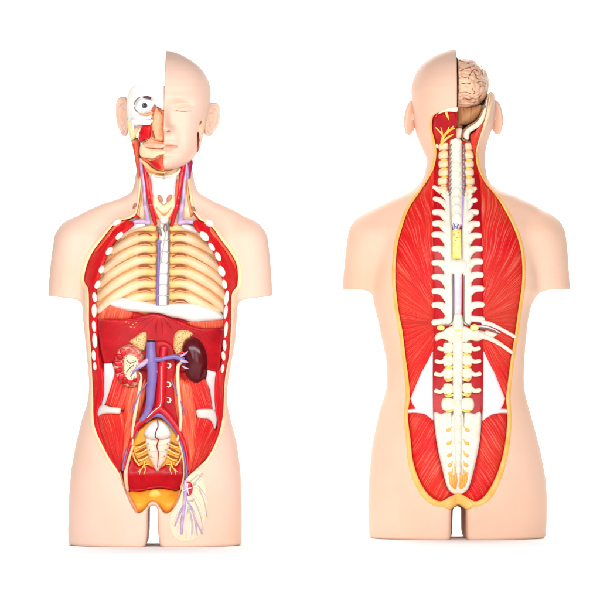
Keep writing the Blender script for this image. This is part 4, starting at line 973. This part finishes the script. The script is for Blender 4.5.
# yellow edge round the opening
R_ = resample(catmull(CAVB[6:], False, 6), 2.6, False)
for _ in range(2): R_[1:-1] = (R_[:-2]+2*R_[1:-1]+R_[2:])/4
wv = np.interp(R_[:, 1], [110, 160, 200, 380, 440, 480, 500], [2.2, 3.0, 3.8, 4.2, 5.0, 6.5, 7.5])
wv = wv*np.where((np.abs(R_[:, 0]-457) < 12) & (R_[:, 1] > 480), 1.0, 1)
O_ = offset_curve(R_, wv, -1)
ar_ = 0.5*np.sum(R_[:, 0]*np.roll(R_[:, 1], -1)-np.roll(R_[:, 0], -1)*R_[:, 1])
if poly_sdf(O_[20:21, 0], O_[20:21, 1], CAVB_S)[0] < 0: O_ = offset_curve(R_, wv, 1)
for _ in range(6): O_[1:-1] = (O_[:-2]+2*O_[1:-1]+O_[2:])/4
ribbon('fat_edge', R_, O_, M['fat'], TB, fb, 1.5, -.4)
slab('skull_rim', [(456, 113.4), (450, 111.7), (443, 112.6), (436.5, 116), (433.5, 119.5), (438, 114.5), (443, 110.8), (449.5, 108.8), (456, 108.5)][::-1], M['skin_cut'], TB, .8, 1.5, .0, base=fb, step=1.6, skirt=3)
slab('bone_window', [(455.4, 113.6), (447, 113.2), (439, 114.8), (436.5, 116.2), (440, 112.4), (446, 110), (455.4, 109)][::-1], M['bone'], TB, 1, 1.5, .5, base=fb, step=1.6, skirt=3)

# ---- muscles
slab('muscle_lining', [(435.5, 115), (444, 113.8), (454.6, 113.8), (455, 139), (464, 143), (473, 145)]+CAVB[7:], M['red'], TB, .4, 2, .6, step=4, grow=.8, uv=lin(.05, 1), base=lambda x, y: np.minimum(baseB(x, y), baseB(457+(np.asarray(x)-457), y)))
slab('neck_muscle', [(433, 118.5), (437, 116), (446, 115.4), (454.8, 115.2), (454.6, 136), (452, 140), (446, 141), (440, 146), (436.3, 150), (434.7, 141), (432, 132), (431.4, 124)], M['reddark'], TB, 3, 4, 1, uv=lin(.2, 1))
UPL = [(432.8, 187), (433, 172), (434.5, 162), (428.6, 180), (419.5, 194), (410, 208.5), (403, 227), (398, 246), (396, 270), (396.3, 288), (399, 311), (402.8, 331), (406, 357), (408.8, 378), (410, 394), (420, 372), (432.3, 349), (432.3, 300), (431.8, 240)]
slab('back_muscle', UPL, M['redbright'], TB, 3.0, 6, .8, grow=.9, uv=fan(440, 322, 75), step=3)
UPR = [(480.5, 187), (478.5, 172), (476.4, 163), (480.6, 176), (486, 184.5), (495.5, 198), (504.5, 213), (513, 231.5), (518.5, 250), (520, 268), (519.3, 286), (516.3, 308), (513, 333), (509, 357), (506.2, 380), (504.6, 396), (494, 372), (482.3, 349), (482.3, 300), (481.3, 240)]
slab('back_muscle', UPR, M['redbright'], TB, 3.0, 6, .8, grow=.9, uv=fan(474, 322, 75), step=3)
for P in ([(397.5, 254), (406, 264), (416, 276), (425, 287), (431, 298)], [(396.5, 272), (406, 280), (418, 290), (430, 300)]):
    tube('muscle_seam', P, [.25]+[.5]*(len(P)-2)+[.25], M['reddark'], TB, off=3.6, flat=.5)
slab('spine_muscle', [(432.8, 178), (437, 150), (446, 146), (468, 146), (474.5, 152), (477.5, 170), (480.5, 190), (481.8, 260), (482.4, 340), (481, 415), (433, 415), (432.6, 340), (431.5, 260)], M['reddark'], TB, 1.6, 4, .8, uv=lin(0, 1), step=3.5)
for P in ([(432.2, 349), (432.4, 420), (424, 413.5), (418, 412.6), (412, 412.2), (405.5, 413), (405, 408.6), (409, 408.6), (415, 408), (412, 404), (409.6, 398), (420, 373)], [(482, 349), (494, 373), (504.3, 398), (502.5, 404), (499.5, 408), (505, 408.4), (508.5, 408.6), (508, 413), (500, 412.6), (491, 414), (481, 420.5), (481.4, 390)]):
    slab('lumbar_fascia', P, M['lilacwhite'], TB, 2.6, 2.5, 1.4, smooth=False)
slab('buttock_muscle', [(408.2, 414.5), (418, 413.5), (425, 415), (433, 421), (435, 440), (439, 462), (443.5, 480), (448.5, 492.5), (439, 498.5), (428, 491.5), (419, 477.5), (413, 459), (410.6, 438)], M['redbright'], TB, 4.5, 7, .8, uv=lin(-.62, 1))
slab('buttock_muscle', [(505, 414.5), (495, 413.5), (488, 415), (480.6, 421), (478.5, 440), (475, 462), (471, 480), (465.5, 492.5), (474, 498.7), (483, 492), (492, 477.5), (499, 459), (503.4, 438)], M['redbright'], TB, 4.5, 7, .8, uv=lin(.62, 1))
slab('tail_fat', [(440, 503), (447, 497), (452, 493.5), (457, 491.8), (462, 493.5), (467, 497), (473, 503), (466, 507.5), (461, 505), (457.3, 503), (453, 505), (448, 507.5)], M['fat'], TB, 3, 4, -.5, base=lambda x, y: B.front(x, np.minimum(y, 494)), skirt=14)

# ---- brain
def brain(name, c, rad, parent, m, d0, cutx):
    n1, n2 = 150, 110
    V = []; F = []
    for j in range(n2+1):
        th = math.pi*j/n2
        for i in range(n1):
            ph = 2*math.pi*i/n1
            V.append((math.sin(th)*math.cos(ph), math.cos(th)*-1, math.sin(th)*math.sin(ph)))
    V = np.array(V)
    sul = np.zeros(len(V)); R = np.ones(len(V))
    for i, p in enumerate(V):
        q_ = Vector((p[0]*rad[0], p[1]*rad[1], p[2]*rad[2]))
        wv_ = noise.noise_vector(q_*.07)*7
        t = noise.noise((q_+wv_)*.075+Vector((3.1, 7.7, 1.3)))
        t2 = noise.noise((q_-wv_*.7)*.12+Vector((9.1, 1.7, 5.3)))
        g = min(abs(t)/.085, abs(t2)/.10+.25)
        R[i] = 1+.05*(min(g, 1.5)/1.5-.75)
        sul[i] = max(0.0, 1-abs(t)/.035)*.8
        sul[i] = max(sul[i], .45*max(0, 1-abs(t2)/.045))
    for j in range(n2):
        for i in range(n1):
            F.append((j*n1+i, j*n1+(i+1) % n1, (j+1)*n1+(i+1) % n1, (j+1)*n1+i))
    p_ = 2.25
    sh_ = (np.abs(V)**p_).sum(1)**(-1/p_)
    x = V[:, 0]*sh_*rad[0]*R; y = V[:, 1]*sh_*rad[1]*R; d = V[:, 2]*sh_*rad[2]*R
    # outer lower flank narrows towards the cerebellum
    x = np.maximum(x+c[0], cutx)
    o = setmesh(name, CUR.W(x, c[1]+y, d0+d), F, m, parent)
    a = o.data.attributes.new('sulcus', 'FLOAT', 'POINT'); a.data.foreach_set('value', sul.astype(np.float32))
    return o
brain('brain', (459, 84), (29.5, 25.5, 47), TB, M['brain'], 3, 457.2)
bz = lambda x, y: 3+47*np.maximum(1-np.abs((np.asarray(x)-459)/29.5)**2.25-np.abs((np.asarray(y)-84)/25.5)**2.25, 0.0)**(1/2.25)
for P in ([(457.5, 73.6), (462.5, 71), (469.5, 68.9), (475.3, 65.4)], [(457.6, 86.2), (464.8, 85), (471, 86)], [(466, 83.8), (468.3, 76.8), (473, 71), (476, 72.5), (480, 76.4)], [(473.2, 78), (477, 80.6), (481, 80), (484, 80.6)], [(475.5, 84.4), (480, 82.8), (484.6, 85.2)],
          [(476.7, 89.2), (480.5, 87.2), (484.2, 87.8)], [(457.6, 94.5), (464, 93.6), (470.7, 95.6), (474, 94)], [(481, 95), (478.5, 98.4), (477.5, 102)], [(458.4, 61.5), (462.5, 63), (467, 62)], [(470, 73.8), (474.5, 76.4), (475, 79)], [(460, 78), (463.5, 79.6), (467.5, 78.2)], [(472, 88), (471, 91.5), (474, 94)], [(462, 66), (465.5, 66), (469, 63.6), (473.4, 62.8)], [(463, 99.4), (467, 100.8), (472.5, 99.8)], [(478, 70), (481, 73.5), (481.6, 76)]):
    tube('brain_vessel', P, [.2]+[.42]*(len(P)-2)+[.2], mat('dark_red_vessel', (.30, .035, .03), .35, .3) if 'dark_red_vessel' not in bpy.data.materials else bpy.data.materials['dark_red_vessel'], TB, off=.35, base=bz, n=8)
cb = slab('cerebellum', [(456.4, 106.4), (466, 107.5), (475, 106.5), (481, 105.2), (481.6, 110), (479.5, 114.5), (474.5, 120.5), (468, 124.5), (461, 126), (456.4, 125)], M['cerebellum'], TB, 12, 12, 16, base=lambda x, y: 0*np.asarray(x)+0., uv=lambda x, y: (np.asarray(x)-457+.25*(np.asarray(y)-106)*(np.asarray(x)-466)/14, np.asarray(y)), skirt=30)
slab('brain_stem', [(455.8, 118), (458.5, 124), (462, 126), (461.5, 129.2), (456, 129)], M['stem'], TB, 3, 3, 20, base=lambda x, y: 0*np.asarray(x), skirt=14)
slab('skull_floor', [(455.7, 100), (482, 98), (487, 96), (485.5, 112), (480, 125), (470, 133), (456, 132)], M['dark'], TB, 0.5, 2, 3, base=lambda x, y: 0*np.asarray(x))
slab('skull_cut_face', [(455.8, 56), (457.2, 58), (457.4, 127), (455.8, 128)], M['stem'], TB, .3, .4, 2, base=lambda x, y: 0*np.asarray(x), smooth=False, step=2)
zb = lambda x, y: np.interp(y, [90, 110, 124, 140, 150], [14, 25, 25, 23, 22])+0*np.asarray(x)
slab('skull_base', [(488.5, 93.5), (487, 104), (485.4, 113), (482.4, 122.5), (478, 128), (472, 131.8), (469, 134), (468.4, 139.5), (466, 141), (462.6, 137.5), (463.5, 132), (468, 127.3), (474, 123.4), (479, 117), (482.4, 109), (485, 100)], M['bone'], TB, 3.5, 3, 2, base=zb, skirt=14)
tube('skull_margin', [(486.6, 97), (483, 108), (479.6, 116.4), (474.6, 122.8), (467.6, 127), (462.8, 131.6), (461.2, 138), (463.5, 141.2), (469, 142.5)], [.4, .8, 1.0, 1.0, .9, .8, .8, .8, .5], M['stem'], TB, off=4, base=zb)
ell('ear_canal', (483, 107.6), (1.8, 2, 1.6), M['line'], TB, off=5.5, base=zb, nu=14, nv=10)
slab('neck_muscle', [(482, 124), (480.3, 132), (477, 142), (475.3, 152), (474.6, 157), (472, 150), (469.8, 142.8), (470, 136), (475, 131.5)], M['redbright'], TB, 3, 3, 3, base=zb, uv=lin(-.3, 1), skirt=14)
slab('skin_cut_edge', [(488.6, 93), (492.6, 93.5), (491.4, 104), (488.6, 116), (485.4, 126), (481.5, 136), (478.3, 144), (476.2, 153), (475.3, 152), (477.2, 142), (480.4, 132), (483, 123), (485.8, 112), (487.4, 102)], M['skin_cut'], TB, 2.5, 2.2, 3.5, base=zb, skirt=20)
slab('occipital_bone', [(455.5, 129.5), (461.5, 129.5), (461, 136), (458, 141), (453, 141), (454.5, 136)], mat('peach_bone', (.86, .62, .46), .4, .3, col2=(.86, .72, .58), vscale=90), TB, 2, 2.5, 1.5, base=zb, skirt=12)
# yellow nerves of the nape
for P, r in (([(445, 114.5), (446.5, 118), (447.6, 121)], [1.5, 1.1, .5]), ([(441.5, 145), (442, 139), (445, 134.5), (449, 131.5), (452, 127.6)], [1.9, 1.7, 1.4, 1.1, .7]), ([(434.5, 128.4), (438, 131.6), (441.4, 135.4), (442.5, 139)], [.5, .8, 1, 1.2]), ([(440, 128.5), (441, 132), (441.4, 135)], [.4, .7, .9]), ([(446, 133.8), (447.3, 130.5), (448, 127.8)], [1, .8, .4]), ([(443, 142), (447.5, 138), (452, 135.5)], [1.3, 1.2, .7]), ([(449.5, 131), (453.5, 129.5)], [.9, .6])):
    tube('nape_nerve', P, r, M['yellow'], TB, off=4.6)
ell('nerve_knot', (436.8, 146), (1.5, 2.8, 1.4), M['bone'], TB, off=3)
ell('nerve_knot', (471, 147.4), (2.2, 3, 1.6), M['bone'], TB, off=3)

# ---- spine of the neck
cb_ = baseB
sp = slab('spine', [(449.3, 141), (455, 138.5), (461.3, 141), (462, 170), (462.3, 200), (462, 226), (449, 226), (448.8, 200), (449, 170)], M['spine'], TB, 4.5, 5, 3, base=cb_, smooth=False)
for y0 in np.arange(149, 222, 8.6): ell('spinous_tip', (455.6, y0), (4.6, 4.4, 2.0), M['spine'], sp, off=6.4, nu=16, nv=10)
for i, y0 in enumerate(np.arange(147.5, 191, 8.6)):
    w_ = .0*i
    for s_ in (-1, 1):
        cx = 456+s_*12.8+(.8*s_ if i > 3 else 0)
        bl = slab('neck_vertebra', [(cx-4.6, y0-3.4), (cx+1, y0-4.2), (cx+4.2, y0-3.6), (cx+4.6, y0), (cx+4, y0+2.8), (cx-1, y0+3.6), (cx-4.8, y0+3)], M['cream'], TB, 4, 3, 2.2, step=1.8)
        ell('joint_fat', (cx-s_*.5, y0+4.2), (3.6, 1.1, 1.6), M['yellow'], bl, off=3.8, nu=12, nv=8)
        ell('joint_line', (cx+s_*2.2, y0+4.0), (1.6, .7, 1.2), M['stem'], bl, off=4.6, rot=s_*.3, nu=10, nv=8)
        tube('nerve_rootlet', [(456+s_*5.2, y0-2.6), (456+s_*6.8, y0-.4), (456+s_*7.8, y0+1.9)], [.35, .8, .9], M['line'], TB, off=7.6)
        tube('nerve_rootlet', [(456+s_*5.4, y0+2.4), (456+s_*6.8, y0+3.9), (456+s_*7.6, y0+5.4)], [.3, .6, .6], M['line'], TB, off=7.4)
tube('nerve_trunk', [(462.7, 146), (462.9, 165), (462.8, 185), (462, 205), (461, 228)], [.6, .8, .8, .7, .5], M['lilac'], TB, off=6.8)
tube('nerve_trunk', [(449.2, 194), (449.6, 205), (450, 228)], [.4, .5, .5], M['greyline'], TB, off=6.8)
for x in (450.5, 459): ell('cord_mark', (x, 203), (.9, .6, .5), M['cord'], sp, off=7.2, nu=10, nv=8)

# ---- spine of the chest: arches with their side processes
def process(cx0, y0, x1, name='rib_stump', w=3.1, drop=6.5):
    s_ = 1 if x1 > 456 else -1
    P = [(x1-s_*1.5, y0), (x1-s_*6, y0+.1), (x1-s_*11, y0+1.6), (456+s_*9.5, y0+drop)]
    return P
LY = [188.3, 199.8, 212.6, 224, 235, 249, 263, 277, 291, 304.8, 321.5]
RY = [190, 201.2, 212.6, 224.4, 236, 249, 261.8, 275, 288.5, 304.5, 318.8]
for i, (ly, ry) in enumerate(zip(LY, RY)):
    lx = 433 if i < 2 else (432 if i < 4 else 431.3); rx = [475.2, 475.8, 477.2, 478.5, 480, 480.8, 481.2, 481.4, 482, 482.4, 482.7][i]
    lift = -6 if i == 0 else (-3 if i == 1 else 0)
    for s_, yy_, xx in ((-1, ly, lx), (1, ry, rx)):
        if i == 0: P = [(xx-s_*.5, yy_-1), (xx-s_*5, yy_+2.2), (456+s_*13, yy_+6.5), (456+s_*9, yy_+12)]; R = [2.1, 2.5, 2.6, 2.4]
        elif i == 1: P = [(xx-s_*1, yy_-.6), (xx-s_*6, yy_+.8), (456+s_*13, yy_+4), (456+s_*9, yy_+10)]; R = [2.4, 2.8, 2.9, 2.6]
        elif i == 10: P = [(xx-s_*1.5, yy_+.8), (xx-s_*7, yy_+.2), (xx-s_*13, yy_-.4), (456+s_*10, yy_-3)]; R = [3.1, 3.2, 3.2, 3.4]
        else: P = [(xx-s_*1.5, yy_+.3), (xx-s_*6, yy_+.1), (456+s_*14, yy_+1.8), (456+s_*9.5, yy_+7.5)]; R = [3.0, 3.3, 4.0, 4.2]
        tube('rib_stump', P, R, M['spine'], TB, off=3.4, flat=.75, n=14)
for s_ in (-1, 1):
    tube('vertebral_arch', [(456+s_*8.4, 193), (456+s_*8.8, 215), (456+s_*9, 240), (456.5+s_*9.4, 275), (457+s_*9, 300), (457+s_*9.2, 322)], [2.4, 3.6, 4.0, 4.3, 4.3, 4.1], M['spine'], TB, off=3.2, flat=.9, n=14)
    tube('arch_line', [(456+s_*5.6, 212), (456+s_*5.4, 226), (456+s_*5.4, 258)], [.3, .55, .4], M['greyline'], TB, off=6)
    tube('arch_line', [(457+s_*5.6, 276), (457+s_*5.3, 295), (457+s_*5.4, 316), (457+s_*7, 322.5), (457+s_*13, 325.5), (457+s_*18, 325.3)], [.5, .65, .6, .6, .6, .3], M['line'], TB, off=6)
tube('spinal_cord', [(455.3, 219), (455.2, 226), (455, 229)], [4.4, 4.4, 3.2], M['cord'], TB, off=3.6, flat=.7, n=14)
for P in ([(452.2, 224), (453.6, 226), (453.2, 229)], [(457.6, 225), (456, 226.6), (456.6, 229.4)], [(454.6, 226.8), (455.2, 228.6)]): tube('cord_vessel', P, .45, M['purple'], TB, off=6.6)
slab('cord_fat', [(450.3, 230), (460.4, 229.5), (460.6, 259.5), (450, 259.5)], M['lemon'], TB, 3, 3, 2.6, smooth=False)
for c, r in (((453, 235), 1.0), ((456, 238), .9), ((457.3, 233), .8), ((454.5, 241), .8)): ell('cord_vessel', c, (r*1.3, r*.7, .8), M['tan'], TB, off=5.6, rot=.5, nu=10, nv=8)
slab('vertebra', [(445, 262), (450, 258.8), (456, 259.8), (462, 258.8), (467, 262), (466.5, 270), (463, 274), (456.5, 275), (450, 274), (445.5, 270)], M['spine'], TB, 5, 5, 3.4)
tube('spinal_cord', [(456.6, 274), (456.5, 290), (456.3, 314)], [4.1, 4.1, 3.9], M['cord'], TB, off=3.4, flat=.7, n=14)

# ---- spine of the loins
rg = slab('spine_ridge', [(452.4, 314), (456.6, 312.6), (460.8, 314), (462.3, 322), (462.5, 345), (461.6, 380), (461.4, 430), (460, 470), (457.4, 487), (456.4, 487), (453.8, 470), (451.8, 430), (451.4, 380), (451.2, 345), (451, 322)], M['spine'], TB, 5.5, 5, 4, smooth=False)
for y0 in (322, 336, 349, 361.5, 374, 388.5, 404, 419, 432, 445, 457, 468): ell('spinous_tip', (456.7, y0), (3.9-(y0-322)*.009, 6.4-(y0-322)*.008, 2.2), M['spine'], rg, off=7.9, nu=18, nv=10)
for s_ in (-1, 1):
    tube('ridge_line', [(457+s_*6.5, 336), (457+s_*5.7, 350), (456.6+s_*5.6, 380), (456.6+s_*5.4, 405), (456.6+s_*6, 420), (456.6+s_*5.2, 436)], [.4, .7, .7, .7, .7, .4], M['line'], TB, off=5.2)
slab('vertebra', [(433.6, 337), (436, 333), (441, 331), (446, 327.5), (451, 326), (457, 327), (463, 326), (469, 328), (474, 329.5), (480, 330.5), (484, 332), (482.5, 338), (476, 341), (469, 340), (464, 343), (457, 343), (450, 343.5), (446, 340.5), (441, 338.5), (435, 341)], M['bone'], TB, 4.5, 4, 2.6)
for c, r in (((439.5, 327.6), (4, 2.8)), ((456.5, 330.2), (3.4, 1.9)), ((473, 327.3), (4.4, 3.4))): ell('fat_pad', c, (r[0], r[1], 3), M['lemon'], TB, off=7.4, nu=16, nv=10)
for cx in (445, 467.5): ell('joint_opening', (cx, 342), (1.7, 1.5, 1.5), M['stem'], TB, off=4.6, nu=12, nv=8)
for i, (yl, yr, xl, xr) in enumerate([(348, 348, 438, 477.8), (360.8, 360.4, 435.4, 478.3), (373.4, 373.2, 434.8, 478.6), (388.8, 388, 435, 478.3), (404, 404, 0, 0)]):
    for s_, yy_, xx in ((-1, yl, xl), (1, yr, xr)):
        c = 456.6+s_*9.3
        vb = slab('loin_vertebra', [(c-4.6, yy_-5.2), (c, yy_-6), (c+4.6, yy_-5.2), (c+5.2, yy_), (c+4.4, yy_+4.8), (c, yy_+5.4), (c-4.4, yy_+4.8), (c-5.2, yy_)] if xx else [(c-5.6, yy_-6), (c+5.6, yy_-6), (c+5.8, yy_+5), (c-5.8, yy_+5)], M['bone'], TB, 4.5, 3.5, 3, step=1.8)
        if xx:
            rise = 0 if i < 3 else 1.5
            tube('side_process', [(xx, yy_+rise), (xx-s_*5, yy_+.9+rise), (456.6+s_*12, yy_-1.5)], [2.2, 2.1, 2.6], M['bone'], vb, off=4.4, n=12)
        ell('joint_fat', (c-s_*1.2, yy_+6), (4.2, 1.7, 1.8), M['lemon'], vb, off=5.4, rot=s_*.25, nu=14, nv=8)
        tube('joint_nerve', [(c-s_*4, yy_+4.6), (c, yy_+6.3), (c+s_*3.6, yy_+5.6)], [.4, .7, .4], M['yellow'], vb, off=7)
        ell('joint_line', (456.6+s_*5.9, yy_+4.6), (.8, 2.0, 1.2), M['stem'], vb, off=5.6, nu=10, nv=8)
# last ribs on the right
tube('last_rib', [(474, 333.5), (480, 335), (490, 339), (500, 344.5), (510.3, 352)], [4.6, 3.4, 2.4, 2.1, 1.9], M['spine'], TB, off=5, n=14)
tube('last_rib', [(481.5, 322), (490, 324.3), (500, 329), (513.6, 336.6)], [2.6, 2.2, 1.9, 1.8], M['spine'], TB, off=5, n=14)
tube('rib_nerve', [(476, 326), (483, 326.3), (491, 328.5), (499, 333)], [1.1, 1.0, .8, .5], M['cord'], TB, off=5.6)
tube('rib_nerve', [(479, 328.6), (488, 329), (496, 333)], [.5, .6, .4], M['line'], TB, off=6)
slab('rib_muscle_fan', [(483, 331.5), (488, 330.5), (497, 334), (494.5, 335.5), (492, 338), (490.6, 340.5), (486, 339)], M['bone'], TB, 2.4, 2.5, 3.4)
# ---- sacrum
sc = slab('sacrum', [(433.2, 411.8), (440, 413), (447, 411), (457, 412), (466, 411), (473, 413), (479.6, 411.8), (478.6, 434), (475.5, 452), (471.6, 469), (467, 485), (461.5, 492), (457, 493), (451.5, 492), (445.5, 484), (440.5, 464), (436.5, 446), (434, 428)], M['spine'], TB, 3.4, 5, 2.4)
tube('sacrum_edge', [(433.4, 414), (434.2, 428), (436.7, 446), (440.6, 464), (445.6, 484), (449.5, 490)], .45, M['greyline'], sc, off=3.6)
tube('sacrum_edge', [(479.4, 414), (478.5, 434), (475.4, 452), (471.5, 469), (467, 485), (464, 489.5)], .45, M['greyline'], sc, off=3.6)
for yl in (429, 442, 453.6, 463.4, 471.5):
    k_ = (yl-429)/43
    for s_ in (-1, 1):
        cx = 456.4+s_*(9.3-1.5*k_)
        ell('sacral_foramen', (cx, yl), (2.6, 1.7, 1.2), M['fat'], sc, off=6.4, rot=s_*.5, nu=14, nv=8)
        tube('sacral_nerve', [(cx, yl-.3), (cx-s_*2, yl-1.6), (456.5+s_*5.6, yl-4.5)], [.8, .6, .3], M['yellow'], sc, off=6.4)
for s_ in (-1, 1):
    sf = slab('sacral_fat', [(456.5+s_*1.2, 471.5), (456.5+s_*5, 473), (456.5+s_*9, 473.5), (456.5+s_*9.2, 479), (456.5+s_*6.6, 485), (456.5+s_*1.4, 487)], M['fat'], TB, 2.4, 2.5, 5.5)
    for k_ in range(3): tube('nerve_root', [(456.5+s_*(2.6+2*k_), 474.6), (456.5+s_*(2.3+1.7*k_), 484)], [.4, .3], M['fatdeep'], sf, off=8)
    tube('tail_nerve', [(456.5+s_*3.4, 462), (456.5+s_*3.2, 470), (456.5+s_*2.6, 480)], .5, M['fat'], TB, off=9.2)

# ------------------------------------------------------------------ finish: every closed piece gets consistent outward faces
for o in [o for o in COL.objects if o.type == 'MESH' and o.parent is not None]:
    if len(o.data.polygons) < 30000: fixnormals(o)
